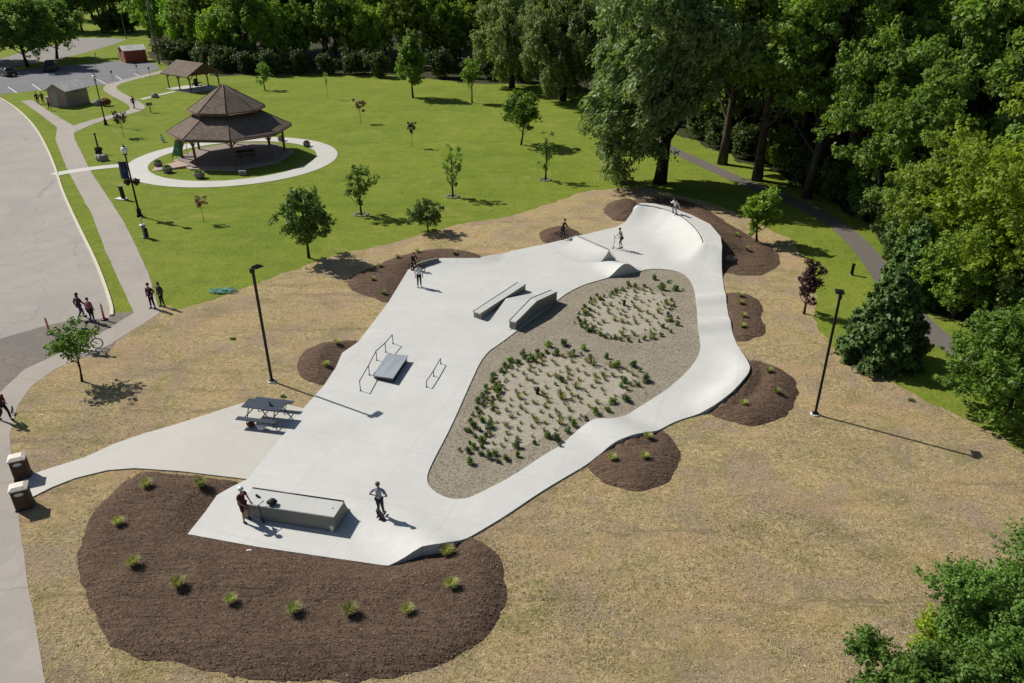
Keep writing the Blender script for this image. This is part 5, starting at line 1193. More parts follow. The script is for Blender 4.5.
sign(138, 74, 1.6, .28, .38, plain('dull_sign_back'), 'small sign on a post at the corner of the car park', .3); sign(150.5, 77, 1.7, .28, .38, plain('dull_sign_back'), 'small sign on a post between the car park and the open pavilion', .2)
x, y = at(151, 112.5); r = empty('park_grill', (x, y, 0), .4, 'grey metal barbecue grill on a post in the grass right of the far walker', 'grill')
MB().tube([(0, 0, -.05), (0, 0, .85)], .06, 8).build('post', DARKSTEEL, r); m = MB(); m.box((0, 0, .98), (.75, .5, .07)); m.box((0, .24, 1.15), (.75, .03, .35)); m.box((-.37, 0, 1.15), (.03, .5, .35)); m.box((.37, 0, 1.15), (.03, .5, .35)); m.build('fire_box', GALV, r); m = MB()
for k in range(8): m.tube([(-.33+.094*k, -.22, 1.2), (-.33+.094*k, .22, 1.2)], .012, 5)
m.build('grate', DARKSTEEL, r)
# repair-stand like post, pedestal marker, post with shrub
x, y = at(145.5, 238); r = empty('water_fountain', (x, y, 0), .3, 'pale and dark metal fountain stand on the lawn just below the banner lamp post', 'fountain'); MB().lathe([(.22, -.01), (.22, .08), (.13, .12), (.12, .85), (.2, .95), (.2, 1.0)], 14).build('pedestal', GALV, r); m = MB(); m.lathe([(.05, 1.0), (.24, 1.08), (.25, 1.12), (.08, 1.1)], 14); m.tube([(0, 0, 1.1), (0, 0, 1.6), (.05, 0, 1.72)], .04, 8); m.build('bowl', plain('pale_metal', (.45, .46, .47), .4, .4), r); m = MB(); m.box((.16, -.05, .45), (.22, .3, .7), bev=.03); m.build('side_box', BLACK, r)
x, y = at(122.5, 199.5); r = empty('park_marker', (x, y, 0), -.3, 'dark upright marker on a white slab beside the footpath', 'marker'); MB().box((-.1, 0, .05), (1.05, .6, .12), bev=.02).build('base_slab', plain('white_slab', (.6, .6, .58), .7), r); MB().box((.12, 0, .68), (.32, .26, 1.15), bev=.03, rx=.05).build('panel', BLACK, r); MB().box((.12, 0, 1.27), (.36, .3, .05)).build('cap', GALV, r)
x, y = at(99.5, 153.5); r = empty('flower_post', (x, y, 0), .2, 'dark post with a round planting at its foot above the crossing path', 'planter post'); MB().lathe([(.14, -.02), (.10, .1), (.08, 2.1), (.14, 2.14), (.05, 2.3)], 10).build('post_body', BLACK, r); MB().box((-.05, 0, .15), (.62, .5, .35), bev=.05).build('planter_box', BLACK, r)
me = leaf_blob(260, (0, 0, .5), (.42, .38, .26), .13, 31); me.materials.append(LEAFS['purple']); link('plant', me, r)
# planters and boulders
POT = plain('grey_pot', (.20, .19, .175), .85, 0, .3); STN = plain('grey_boulder', (.24, .23, .21), .9, 0, .35, 3.)
def planter(px, py, s, label, lm='mid'):
    x, y = at(px, py); r = empty('planter', (x, y, .02), 0, label, 'planter'); MB().lathe([(.36*s, 0), (.48*s, .12*s), (.50*s, .5*s), (.54*s, .56*s), (.46*s, .58*s), (.44*s, .5*s), (.05, .48*s)], 16).build('pot', POT, r)
    me = leaf_blob(170, (0, 0, .62*s), (.38*s, .38*s, .22*s), .12, int(px)); me.materials.append(LEAFS[lm]); link('plant', me, r)
def boulder(px, py, s, label):
    x, y = at(px, py); m = MB(); m.ball((0, 0, .2*s), (.5*s, .42*s, .36*s), 12, 8); rg_ = random.Random(int(px*7)); ph = [rg_.uniform(0, 6) for _ in range(4)]
    m.v = [(v[0]*(1+.16*math.sin(v[1]*7+ph[0])), v[1]*(1+.15*math.sin(v[0]*8+ph[1])), v[2]*(1+.12*math.sin(v[0]*6+v[1]*5+ph[2]))) for v in m.v]; m.sm = [False]*len(m.sm); o = m.build('boulder', STN); o.location = (x, y, 0); tag(o, label, 'boulder')
planter(158.5, 166.5, .85, 'round grey planter inside the ring path, left of the access ramp'); planter(168, 172.5, .95, 'round grey planter between the access ramp and the ring path')
planter(200, 178, 1.0, 'round grey planter on the grass below the front post of the shelter'); planter(307, 146.5, .8, 'round planter on the inside of the ring path, right of the shelter', 'red'); planter(281.5, 141, .8, 'round planter beside the right-hand posts of the shelter')
boulder(102.5, 160.5, 1.3, 'grey boulder on the grass below the dark post with planting'); boulder(155.5, 97.5, 1.2, 'dark boulder beside the narrow path to the open pavilion'); boulder(98, 105.5, 1.5, 'grey boulder in the shade right of the small park building'); boulder(730.5, 262, .9, 'weathered grey boulder in the mulch at the foot of the ramp deck')
x, y = at(106.5, 106); me = leaf_blob(500, (0, 0, .6), (.8, .7, .6), .15, 5); me.materials.append(LEAFS['red']); o = link('shrub', me); o.location = (x, y, 0); tag(o, 'reddish shrub beside the boulder right of the small park building', 'shrub')
x, y = at(243, 175.5); m = MB(); m.box((0, 0, .2), (.7, .25, .4), bev=.03); m.box((0, 0, .43), (.8, .32, .06), bev=.02); o = m.build('kerb_stone', STN); o.location = (x, y, 0.03); tag(o, 'small pale stone block in the shade in front of the shelter', 'stone')
# green and yellow slanting sheet beside the shelter
a = Vector((*at(172, 160), 0)); b = Vector((*at(186, 158), 0)); r = empty('fabric_canopy', tuple(a), 0, 'slanting green and yellow fabric sheet left of the shelter steps', 'canopy')
m = MB(); N = 10; vs = []
for i in range(N+1):
    for j in range(N+1):
        s_, t = i/N, j/N; z = .25+1.75*t+.12*math.sin(s_*3.1)+.05*math.sin(t*9+s_*4); vs.append(((b-a).x*(s_*.75+.25*t)+.2*t, .6*t+.15*s_+(b-a).y*.3*s_, z))
m.add(vs+[(v[0], v[1]+.015, v[2]-.02) for v in vs], [(i*(N+1)+j, (i+1)*(N+1)+j, (i+1)*(N+1)+j+1, i*(N+1)+j+1) for i in range(N) for j in range(N)]+[((N+1)**2+i*(N+1)+j, (N+1)**2+i*(N+1)+j+1, (N+1)**2+(i+1)*(N+1)+j+1, (N+1)**2+(i+1)*(N+1)+j) for i in range(N) for j in range(N)], True)
t = NT('green_yellow_cloth'); t.fin(t.mix(t.ramp(t.noise(1.6, 2), [(.45, 0.), (.55, 1.)]), (.06, .33, .20), (.40, .42, .08)), .6); m.build('cloth', t.m, r)
m = MB(); m.tube([(0, .15, 0), (.1, .15, .45)], .03, 6); m.tube([(1.5, .7, 0), (1.6, .7, 2.1)], .03, 6); m.tube([(.3, .7, 0), (.35, .7, 2.0)], .03, 6); m.build('pole', GALV, r)
# utility pole
x, y = at(159.5, 64.5); r = empty('utility_pole', (x, y, 0), .3, 'weathered wooden utility pole behind the red shed, among bright trees', 'utility pole')
MB().tube([(0, 0, -.1), (0, 0, 12.6)], [.20, .13], 10).build('pole', plain('grey_pole_wood', (.16, .14, .12), .9), r); MB().box((0, 0, 11.9), (2.2, .12, .14)).build('cross_arm', plain('grey_pole_wood'), r); MB().lathe([(.22, 10.4), (.24, 10.5), (.24, 11.2), (.15, 11.3)], 12, (.3, 0, 0)).build('transformer', GALV, r)
for X in (-.95, -.4, .4, .95): MB().lathe([(.04, 11.97), (.07, 12.05), (.03, 12.15)], 8, (X, 0, 0)).build('insulator', STN, r)
x, y = at(126.5, 39); m = MB(); r = empty('utility_pole', (x, y, 0), 0, 'thin pale pole at the edge of the trees above the red shed', 'utility pole'); MB().tube([(0, 0, -.1), (0, 0, 8.5)], [.13, .09], 8).build('pole', plain('grey_pole_wood'), r); MB().box((.3, 0, 8.2), (.9, .1, .1)).build('arm', GALV, r)
# cars
def car(px, py, rot, label, truck, col):
    x, y = at(px, py); r = empty('parked_pickup' if truck else 'parked_car', (x, y, .014), rot, label, 'pickup truck' if truck else 'car'); PT = plain('paint_%s' % name_c(col), col, .25, .2, .05, 3, .5)
    GL = plain('car_glass', (.02, .024, .03), .08, 0, .05, 3, .8)
    L, W_ = (5.3, 1.95) if truck else (4.6, 1.85)
    prof = [(-L/2, .38), (-L/2, .95), (-L/2+.1, 1.02), (L*.22, 1.05), (L/2-.2, .95), (L/2, .75), (L/2, .38)] if not truck else [(-L/2, .45), (-L/2, 1.12), (L*.20, 1.15), (L/2-.15, 1.08), (L/2, .85), (L/2, .45)]
    m = MB(); n = len(prof); m.add([(a, -W_/2+(.06 if b > .9 else 0), b) for a, b in prof]+[(a, W_/2-(.06 if b > .9 else 0), b) for a, b in prof], [tuple(range(n)), tuple(range(2*n-1, n-1, -1))]+[(i, n+i, n+(i+1) % n, (i+1) % n) for i in range(n)]); m.build('body', PT, r)
    c0, c1_ = (-.25*L*0+(-.55), 1.35) if truck else (-1.75, 1.0); zt_, zb = (1.82, 1.10) if truck else (1.5, 1.0)
    def cab(ins, z0, z1, e): return [(c0-e, -W_/2+.08-e, z0), (c1_+.25+e, -W_/2+.08-e, z0), (c1_+.25+e, W_/2-.08+e, z0), (c0-e, W_/2-.08+e, z0), (c0+ins, -W_/2+.25, z1), (c1_-ins*1.4, -W_/2+.25, z1), (c1_-ins*1.4, W_/2-.25, z1), (c0+ins, W_/2-.25, z1)]
    F6 = [(0, 1, 5, 4), (1, 2, 6, 5), (2, 3, 7, 6), (3, 0, 4, 7), (4, 5, 6, 7), (3, 2, 1, 0)]
    m = MB(); m.add(cab(.35, zb, zt_-.05, 0), F6); m.build('windows', GL, r); m = MB(); m.box(((c0+c1_)/2-.05, 0, zt_-.03), (c1_-c0-.85, W_-.5, .07), bev=.03)
    for s in (-1, 1): m.tube([(c0-.0, s*(W_/2-.09), zb), (c0+.36, s*(W_/2-.26), zt_)], .045, 5); m.tube([(c1_+.25, s*(W_/2-.09), zb), (c1_-.5, s*(W_/2-.26), zt_)], .04, 5); m.tube([((c0+c1_)/2, s*(W_/2-.085), zb), ((c0+c1_)/2, s*(W_/2-.26), zt_)], .04, 5)
    m.build('roof', PT, r)
    if truck: m = MB(); m.box((-L/2+.95, 0, 1.13), (1.7, W_-.35, .03)); m.build('cargo_bed', BLACK, r)
    for a in (-L*.31, L*.31):
        for s in (-1, 1):
            m = MB(); m.lathe([(.2, -.11), (.34, -.11), (.36, -.08), (.36, .08), (.34, .11), (.2, .11)], 18, (a, s*(W_/2-.1), .36), True, Matrix.Rotation(rad(90), 3, 'X')); wl_ = m.build('wheel', plain('tyre_rubber', (.015, .015, .015), .8), r)
            m = MB(); m.lathe([(.03, -.118), (.2, -.115), (.21, .115), (.03, .118)], 10, (a, s*(W_/2-.1), .36), False, Matrix.Rotation(rad(90), 3, 'X')); m.build('rim', GALV, wl_)
    for s in (-1, 1):
        MB().box((L/2-.02, s*(W_/2-.3), .78), (.08, .34, .14), bev=.03).build('headlight', plain('lamp_lens'), r); MB().box((-L/2+.02, s*(W_/2-.2), .85), (.08, .2, .22), bev=.03).build('tail_light', plain('tail_red', (.25, .01, .01), .3), r); MB().box((c1_-.1, s*(W_/2+.1), zb+.12), (.12, .2, .14), bev=.03).build('mirror', PT, r)
def name_c(c): return 'dark_blue' if c[2] > c[0]*1.4 else 'black'
car(8, 76, 2.5, 'dark blue car parked in the shade at the left edge, under the first tree', False, (.012, .016, .03)); car(52, 70.5, 1.9, 'black pickup truck parked in the shade of the second tree', True, (.012, .012, .013))
# ================================================================== bicycles, scooters, skateboards
def bicycle(x, y, rz_, label, z=.02, bmx=False, col=(.02, .02, .022), parent=None, lean=0.):
    r = empty('bicycle', (x, y, z), 0, label, 'bicycle'); r.rotation_euler = (lean, 0, rz_)
    R = .25 if bmx else .33; wb = .95 if bmx else 1.02; FR = plain('bike_frame_%d' % int(col[0]*100), col, .35, .3, .05); TY = plain('tyre_rubber')
    for a in (-wb/2, wb/2):
        wh = MB().torus((a, 0, R), R-.022, .026, 'y', 28, 8).build('wheel', TY, r)
        m = MB(); m.torus((a, 0, R), R-.05, .010, 'y', 28, 5); m.ball((a, 0, R), .03, 8, 5)
        for k in range(14): t = 6.283*k/14; m.tube([(a, 0, R), (a+math.cos(t)*(R-.05), 0, R+math.sin(t)*(R-.05))], .0025, 4, cap=False)
        m.build('rim', GALV, wh)
    bb = (-.08, 0, R*.95); st = (-.22, 0, R+(.32 if bmx else .48)); hd = (wb/2-.2, 0, R+(.33 if bmx else .5)); hb = (wb/2-.16, 0, R+.2)
    m = MB(); m.tube([bb, st], .017, 8); m.tube([bb, hb], .02, 8); m.tube([(st[0]+.02, 0, st[2]-.06), hd], .017, 8); m.tube([hd, hb], .022, 8)
    for s in (-1, 1): m.tube([bb, (-wb/2, s*.05, R)], .011, 6); m.tube([(st[0], 0, st[2]-.08), (-wb/2, s*.05, R)], .009, 6)
    m.build('frame', FR, r)
    m = MB(); [m.tube([hb, (wb/2-.1, s*.05, R+.1), (wb/2, s*.05, R)], .012, 6) for s in (-1, 1)]; m.build('fork', FR, r)
    m = MB(); H = hd[2]+(.18 if bmx else .10); m.tube([hd, (hd[0]-.02, 0, H)], .015, 6); m.tube([(hd[0]-.12, -.32, H+.05), (hd[0]-.0, -.14, H), (hd[0]+.02, 0, H), (hd[0], .14, H), (hd[0]-.12, .32, H+.05)], .013, 6); m.build('handlebar', BLACK, r)
    m = MB(); m.tube([st, (st[0]-.03, 0, st[2]+.09)], .013, 6); m.ball((st[0]-.06, 0, st[2]+.12), (.14, .07, .03), 12, 6); m.build('saddle', BLACK, r)
    m = MB(); m.torus(bb, .08, .012, 'y', 18, 5); m.tube([(bb[0], .06, bb[2]), (bb[0]+.12, .09, bb[2]-.12)], .011, 5); m.tube([(bb[0], -.06, bb[2]), (bb[0]-.12, -.09, bb[2]+.12)], .011, 5); m.box((bb[0]+.12, .13, bb[2]-.12), (.09, .08, .02)); m.box((bb[0]-.12, -.13, bb[2]+.12), (.09, .08, .02)); m.build('crank', DARKSTEEL, r)
    return r
def scooter(x, y, rz_, label, z=Z0, H=.86, col=None, lean=0.):
    r = empty('kick_scooter', (x, y, z), 0, label, 'kick scooter'); r.rotation_euler = (lean, 0, rz_); W_ = plain('scooter_white', (.6, .6, .6), .4) if col is None else col
    MB().box((-.05, 0, .085), (.52, .115, .022), bev=.01).build('deck', W_, r)
    m = MB(); m.tube([(.20, 0, .085), (.30, 0, .16), (.31, 0, .22)], .022, 7); m.tube([(.335, 0, .13), (.31, 0, .24), (.25, 0, H)], .018, 8); m.build('stem', BLACK, r)
    m = MB(); m.tube([(.25, -.28, H+.01), (.25, .28, H+.01)], .014, 7); m.tube([(.25, -.28, H+.01), (.25, -.17, H+.01)], .02, 7); m.tube([(.25, .17, H+.01), (.25, .28, H+.01)], .02, 7); m.build('handlebar', BLACK, r)
    for a in (-.34, .35): MB().lathe([(.02, -.016), (.052, -.014), (.055, 0), (.052, .014), (.02, .016)], 16, (a, 0, .055), True, Matrix.Rotation(rad(90), 3, 'X')).build('wheel', BLACK, r)
    return r
def skateboard(x, y, rz_, label, z=Z0, pitch=0.):
    r = empty('skateboard', (x, y, z), 0, label, 'skateboard'); r.rotation_euler = (0, pitch, rz_); m = MB(); n = 12; vs = []
    for i in range(n+1):
        a = -.40+.8*i/n; e = max(0, abs(a)-.28); zz = .105+e*e*4.5; wd = .10*math.sqrt(max(.05, 1-(max(0, abs(a)-.30)/.105)**2))
        for s, t in ((-1, 0), (1, 0), (1, -.012), (-1, -.012)): vs.append((a, s*wd, zz+t))
    m.add(vs, [(i*4+k, i*4+(k+1) % 4, i*4+4+(k+1) % 4, i*4+4+k) for i in range(n) for k in range(4)]+[(0, 1, 2, 3), (n*4+3, n*4+2, n*4+1, n*4)]); m.build('deck', BLACK, r)
    for a in (-.22, .22):
        m = MB(); m.box((a, 0, .07), (.05, .12, .03)); tk = m.build('truck', GALV, r)
        for s in (-1, 1): MB().lathe([(.012, -.016), (.027, -.014), (.028, 0), (.027, .014), (.012, .016)], 12, (a, s*.085, .028), True, Matrix.Rotation(rad(90), 3, 'X')).build('wheel', plain('cream_wheel', (.6, .57, .48), .5), tk)
    return r
# ================================================================== people
def skin_mesh(pts, edges, radii, sub=1, root=0):
    me = bpy.data.meshes.new('tmp'); me.from_pydata([tuple(p) for p in pts], edges, []); o = bpy.data.objects.new('tmp', me); COL.objects.link(o)
    md = o.modifiers.new('s', 'SKIN'); md.use_smooth_shade = True; md.branch_smoothing = .6
    lay = me.skin_vertices[0].data
    for i, r in enumerate(radii): lay[i].radius = (r, r) if not isinstance(r, tuple) else r; lay[i].use_root = (i == root)
    s = o.modifiers.new('u', 'SUBSURF'); s.levels = sub; s.render_levels = sub
    dg = bpy.context.evaluated_depsgraph_get(); dg.update(); ev = o.evaluated_get(dg); out = bpy.data.meshes.new_from_object(ev); bpy.data.objects.remove(o); bpy.data.meshes.remove(me)
    out.polygons.foreach_set('use_smooth', [True]*len(out.polygons)); return out
SKIN = plain('skin', (.42, .25, .17), .6, 0, .05)
POSES = {  # x right, -y front, z up, for a 1.75 m figure; (elbow, wrist) and (knee, ankle)
 'stand': dict(lean=0, aL=((.26, .02, 1.13), (.25, -.07, .90)), aR=((-.26, .02, 1.13), (-.25, -.07, .90)), lL=((.10, -.02, .50), (.11, .02, .09)), lR=((-.10, -.03, .50), (-.12, -.02, .09))),
 'pockets': dict(lean=-.02, aL=((.31, .05, 1.16), (.20, -.09, .98)), aR=((-.31, .05, 1.16), (-.20, -.09, .98)), lL=((.11, -.02, .50), (.14, .03, .09)), lR=((-.10, -.04, .50), (-.12, -.03, .09))),
 'hips': dict(lean=0, aL=((.38, .06, 1.15), (.21, -.06, 1.02)), aR=((-.38, .06, 1.15), (-.21, -.06, 1.02)), lL=((.08, -.05, .50), (.10, .10, .09)), lR=((-.08, -.06, .50), (-.09, -.14, .09))),
 'walk': dict(lean=-.04, aL=((.25, .12, 1.15), (.27, .06, .91)), aR=((-.25, -.08, 1.15), (-.25, -.24, .96)), lL=((.10, -.20, .52), (.10, -.22, .09)), lR=((-.09, .04, .49), (-.10, .32, .13))),
 'hold': dict(lean=-.05, aL=((.24, -.06, 1.15), (.16, -.30, 1.02)), aR=((-.24, -.06, 1.15), (-.18, -.30, 1.02)), lL=((.11, -.05, .50), (.13, .02, .09)), lR=((-.11, -.06, .50), (-.14, -.06, .09))),
 'ride': dict(lean=-.16, aL=((.26, -.14, 1.12), (.24, -.40, 1.0)), aR=((-.26, -.14, 1.12), (-.24, -.40, 1.0)), lL=((.10, -.20, .54), (.08, -.14, .10)), lR=((-.10, -.02, .52), (-.06, .14, .10))),
 'crouch': dict(lean=-.30, drop=.24, aL=((.36, -.12, 1.10), (.50, -.30, 1.02)), aR=((-.36, .02, 1.12), (-.52, .10, 1.15)), lL=((.18, -.30, .46), (.20, -.04, .09)), lR=((-.18, -.14, .46), (-.22, .10, .09))),
 'bike': dict(lean=-.42, drop=-.02, aL=((.27, -.34, 1.16), (.26, -.56, 1.02)), aR=((-.27, -.34, 1.16), (-.26, -.56, 1.02)), lL=((.12, -.34, .62), (.10, -.12, .26)), lR=((-.12, -.26, .74), (-.10, -.08, .48))),
 'straddle': dict(lean=-.16, aL=((.30, -.16, 1.12), (.26, -.40, .98)), aR=((-.30, -.16, 1.12), (-.26, -.40, .98)), lL=((.20, -.08, .50), (.26, -.02, .09)), lR=((-.20, -.08, .50), (-.26, .02, .09))),
 'sit': dict(lean=-.06, drop=.66, aL=((.26, -.10, 1.08), (.18, -.34, .92)), aR=((-.26, -.10, 1.08), (-.18, -.34, .92)), lL=((.17, -.42, .46), (.18, -.30, .08)), lR=((-.16, -.40, .40), (-.10, -.66, .08))),
}
def person(x, y, z, face, height, pose, label, top, bottom, shorts=False, short_sleeve=False, hair=(.03, .02, .015), hairlen=.5, helmet=None, shoes=(.03, .03, .03), build=1., coat=0., cap=None, hoodie=False):
    p = POSES[pose]; k = height/1.75; r = empty('person', (x, y, z), face, label, 'person'); r.scale = (k, k, k)
    dr = p.get('drop', 0.); ln = p['lean']; B = build
    pel = Vector((0, 0, .93-dr)); 
    def tors(h): t = (h-.93)/.6; return Vector((0, ln*t*1.0, h-dr-abs(ln)*t*.10))
    waist = tors(1.08); chest = tors(1.28); nbase = tors(1.43); neck = tors(1.50)+Vector((0, -.01, 0)); jaw = tors(1.56)+Vector((0, -.025, 0)); head = tors(1.65)+Vector((0, -.02, 0)); crown = tors(1.72)+Vector((0, -.01, 0))
    shL = tors(1.39)+Vector((.17*B, 0, 0)); shR = tors(1.39)+Vector((-.17*B, 0, 0))
    adj = lambda q: Vector(q)+(tors(1.39)-Vector((0, 0, 1.39)))*(1. if True else 0)
    aoff = tors(1.2)-Vector((0, 0, 1.2))
    def A(q, f): return Vector(q)+(aoff*f if pose not in ('bike', 'ride', 'hold', 'straddle', 'crouch', 'sit') else Vector((0, 0, -dr if pose in ('sit', 'crouch') else 0)))
    eL, wL = A(p['aL'][0], 1), A(p['aL'][1], .6); eR, wR = A(p['aR'][0], 1), A(p['aR'][1], .6)
    hpL = pel+Vector((.09*B, 0, -.04)); hpR = pel+Vector((-.09*B, 0, -.04)); kL, nL = map(Vector, p['lL']); kR, nR = map(Vector, p['lR'])
    V = []; E = []; Rr = []
    def add(v, rr, par=None): V.append(Vector(v)); Rr.append(rr); (E.append((par, len(V)-1)) if par is not None else None); return len(V)-1
    i0 = add(pel, .115*B); i1 = add(waist, (.115*B, .095*B), i0); i2 = add(chest, (.14*B, .11*B), i1); i3 = add(nbase, .075, i2); i4 = add(neck, .052, i3); i5 = add(jaw, .066, i4); i6 = add(head, (.078, .094), i5); i7 = add(crown, .062, i6)
    for sh, e, w_, sx in ((shL, eL, wL, 1), (shR, eR, wR, -1)):
        a = add(sh, .055, i3); b = add(e, .041, a); c = add(w_, .027, b); d = (w_-e).normalized(); side = Vector((1, 0, 0))*sx; palm = add(w_+d*.055, .034, c)
        s_ = d.cross(Vector((0, 0, 1))); s_ = s_.normalized() if s_.length > .2 else Vector((0, 1, 0)); 
        cu = Vector((0, -.02, -.012))
        for f, ln_ in ((-1.5, .058), (-.5, .072), (.5, .068), (1.5, .052)):
            q = w_+d*.085+s_*f*.019; q1 = add(q, .0095, palm); q2 = add(q+d*ln_*.55+cu*.5, .0085, q1); add(q+d*ln_*.9+cu*1.6, .0075, q2)
        q = w_+d*.03+s_*.036; q1 = add(q, .011, palm); add(q+d*.035+s_*.022, .009, q1)
    for hp, kn, an, sx in ((hpL, kL, nL, 1), (hpR, kR, nR, -1)):
        a = add(hp, .088*B, i0); m_ = add(hp.lerp(kn, .5), .074*B, a); b = add(kn, .054, m_); cf = add(kn.lerp(an, .38)+Vector((0, .012, 0)), .052, b); c = add(an, .035, cf); h = add(an+Vector((0, .02, -.055)), .034, c); add(an+Vector((sx*.02, -.15, -.062)), .030, h)
    # nose
    add(head+Vector((0, -.105, -.015)), .013, i6)
    body = skin_mesh(V, E, Rr, 1, 0); body.name = 'body'; body.materials.append(SKIN)
    bm = bmesh.new(); bm.from_mesh(body); n0 = len(bm.faces)
    body.materials.append(BLACK)
    for s in (-1, 1):
        g = bmesh.ops.create_icosphere(bm, subdivisions=1, radius=.012, matrix=Matrix.Translation(head+Vector((s*.032, -.083, .012))))
        for vv_ in g['verts']:
            for f in vv_.link_faces: f.material_index = 1
        bmesh.ops.create_icosphere(bm, subdivisions=1, radius=.022, matrix=Matrix.Translation(head+Vector((s*.082, .0, -.005))))
    bm.to_mesh(body); bm.free(); link('body', body, r)
    # top
    V = []; E = []; Rr = []; g = 1.13+coat
    j0 = add(pel+Vector((0, 0, -.02 if not coat else -.10)), .128*B*g); j1 = add(waist, (.122*B*g, .106*B*g), j0); j2 = add(chest, (.148*B*g, .12*B*g), j1); j3 = add(nbase-Vector((0, 0, .015)), .082*g, j2)
    for sh, e, w_ in ((shL, eL, wL), (shR, eR, wR)):
        a = add(sh, .066*g, j3)
        if short_sleeve: add(sh.lerp(e, .72), .060*g, a)
        else: b = add(e, .053*g, a); add(e.lerp(w_, .92), .039*g, b)
    tm = skin_mesh(V, E, Rr, 1, 0); tm.name = 'shirt'; tm.materials.append(top if not isinstance(top, tuple) else plain('cloth_%02d%02d%02d' % tuple(int(c*99) for c in top), top, .85, 0, .12, 14.)); link('shirt' if not coat else 'jacket', tm, r)
    V = []; E = []; Rr = []
    j0 = add(pel, .124*B)
    for hp, kn, an in ((hpL, kL, nL), (hpR, kR, nR)):
        a = add(hp, .098*B, j0); m_ = add(hp.lerp(kn, .5), .086*B, a)
        if shorts: add(hp.lerp(kn, .93), .078*B, m_)
        else: b = add(kn, .066, m_); c_ = add(kn.lerp(an, .5), .060, b); add(kn.lerp(an, .93), .050, c_)
    tm = skin_mesh(V, E, Rr, 1, 0); tm.name = 'trousers'; tm.materials.append(plain('cloth_%02d%02d%02d' % tuple(int(c*99) for c in bottom), bottom, .85, 0, .12, 14.)); link('shorts' if shorts else 'trousers', tm, r)
    for an, sx in ((nL, 1), (nR, -1)):
        m = MB(); m.ball((0, 0, 0), (.048, .135, .055), 12, 7); m.v = [(v[0]+an.x+sx*.008, v[1]+an.y-.055, max(v[2], -.035)+an.z-.05) for v in m.v]; m.build('shoe', plain('shoe_%d' % int(shoes[0]*100), shoes, .6), r)
    ax = head
    if helmet:
        m = MB(); m.ball((ax.x, ax.y+.01, ax.z+.035), (.115, .135, .105), 16, 10); m.v = [(v[0], v[1], max(v[2], ax.z-.0)) for v in m.v]; m.build('helmet', plain('helmet_%d' % int(helmet[0]*100), helmet, .3), r)
    if not helmet or hairlen > .6:
        m = MB(); m.ball((ax.x, ax.y+.022, ax.z+.022), (.096, .108, .098), 16, 10); zmin = ax.z-.06 if hairlen < .6 else ax.z-.22
        m.v = [(v[0], v[1], max(v[2], ax.z-.03-(.05 if v[1] > ax.y+.02 else 0))) for v in m.v]
        if hairlen > .6: m.ball((ax.x, ax.y+.07, ax.z-.08), (.085, .05, .15), 12, 8)
        m.build('hair', plain('hair_%d' % int(hair[0]*100), hair, .7, 0, .2), r)
    if hoodie: m = MB(); m.ball(tuple(nbase+Vector((0, .07, .02))), (.11, .07, .08), 12, 7); m.build('hood', top if not isinstance(top, tuple) else plain('cloth_%02d%02d%02d' % tuple(int(c*99) for c in top)), r)
    return r
def P3(px, py, *a, z=Z0, **k): x, y = at(px, py, z); return person(x, y, z, *a, **k)
# face: rotation about z of a figure that looks towards -y (the camera) at 0
P3(246, 520.5, rad(62), 1.68, 'hold', 'person in white helmet, dark red top and shorts holding a scooter by the box ramp', (.075, .018, .022), (.075, .015, .02), shorts=True, short_sleeve=True, helmet=(.62, .63, .65), shoes=(.03, .03, .035))
x, y = at(257, 520, Z0); scooter(x+.02, y-.02, rad(-28), 'black-stemmed scooter with a white deck held by the helmeted person')
P3(381, 516.5, rad(168), 1.70, 'hips', 'person in pale shirt and black trousers on a skateboard, hands at the hips', plain('pale_pattern_shirt', (.30, .31, .37), .8, 0, .5, 9.), (.03, .03, .035), z=Z0+.115, hair=(.10, .07, .05), short_sleeve=True)
x, y = at(381, 517.5, Z0); skateboard(x, y, rad(-62), 'dark skateboard under the person with the hands at the hips')
P3(153.3, 308, rad(-20), 1.74, 'pockets', 'person in dark maroon jacket standing left in the pair by the footpath', (.055, .022, .026), (.012, .012, .016), z=.02, coat=.06, hair=(.015, .012, .01))
P3(163, 306, rad(-30), 1.68, 'pockets', 'person in dark grey top standing right in the pair by the footpath', (.035, .042, .055), (.014, .014, .018), z=.02, hair=(.12, .07, .04), hairlen=.9)
P3(82.3, 318.5, rad(150), 1.72, 'walk', 'person in dark plum jacket and jeans, left in the pair near the orange posts', (.070, .03, .05), (.03, .045, .085), z=.02, coat=.1, hair=(.02, .012, .01), hairlen=.9)
P3(93, 321.5, rad(165), 1.60, 'stand', 'person in wide pinkish red top, right in the pair near the orange posts', (.30, .12, .125), (.012, .012, .016), z=.02, build=1.3, coat=.1, hair=(.03, .015, .012))
P3(6.5, 420, rad(70), 1.70, 'walk', 'person in a dark red and grey top with black trousers walking at the left edge', (.10, .015, .03), (.012, .012, .014), z=.02, hair=(.015, .012, .01), hairlen=.9, coat=.05)
x, y = at(13, 413.5, 0.02); 
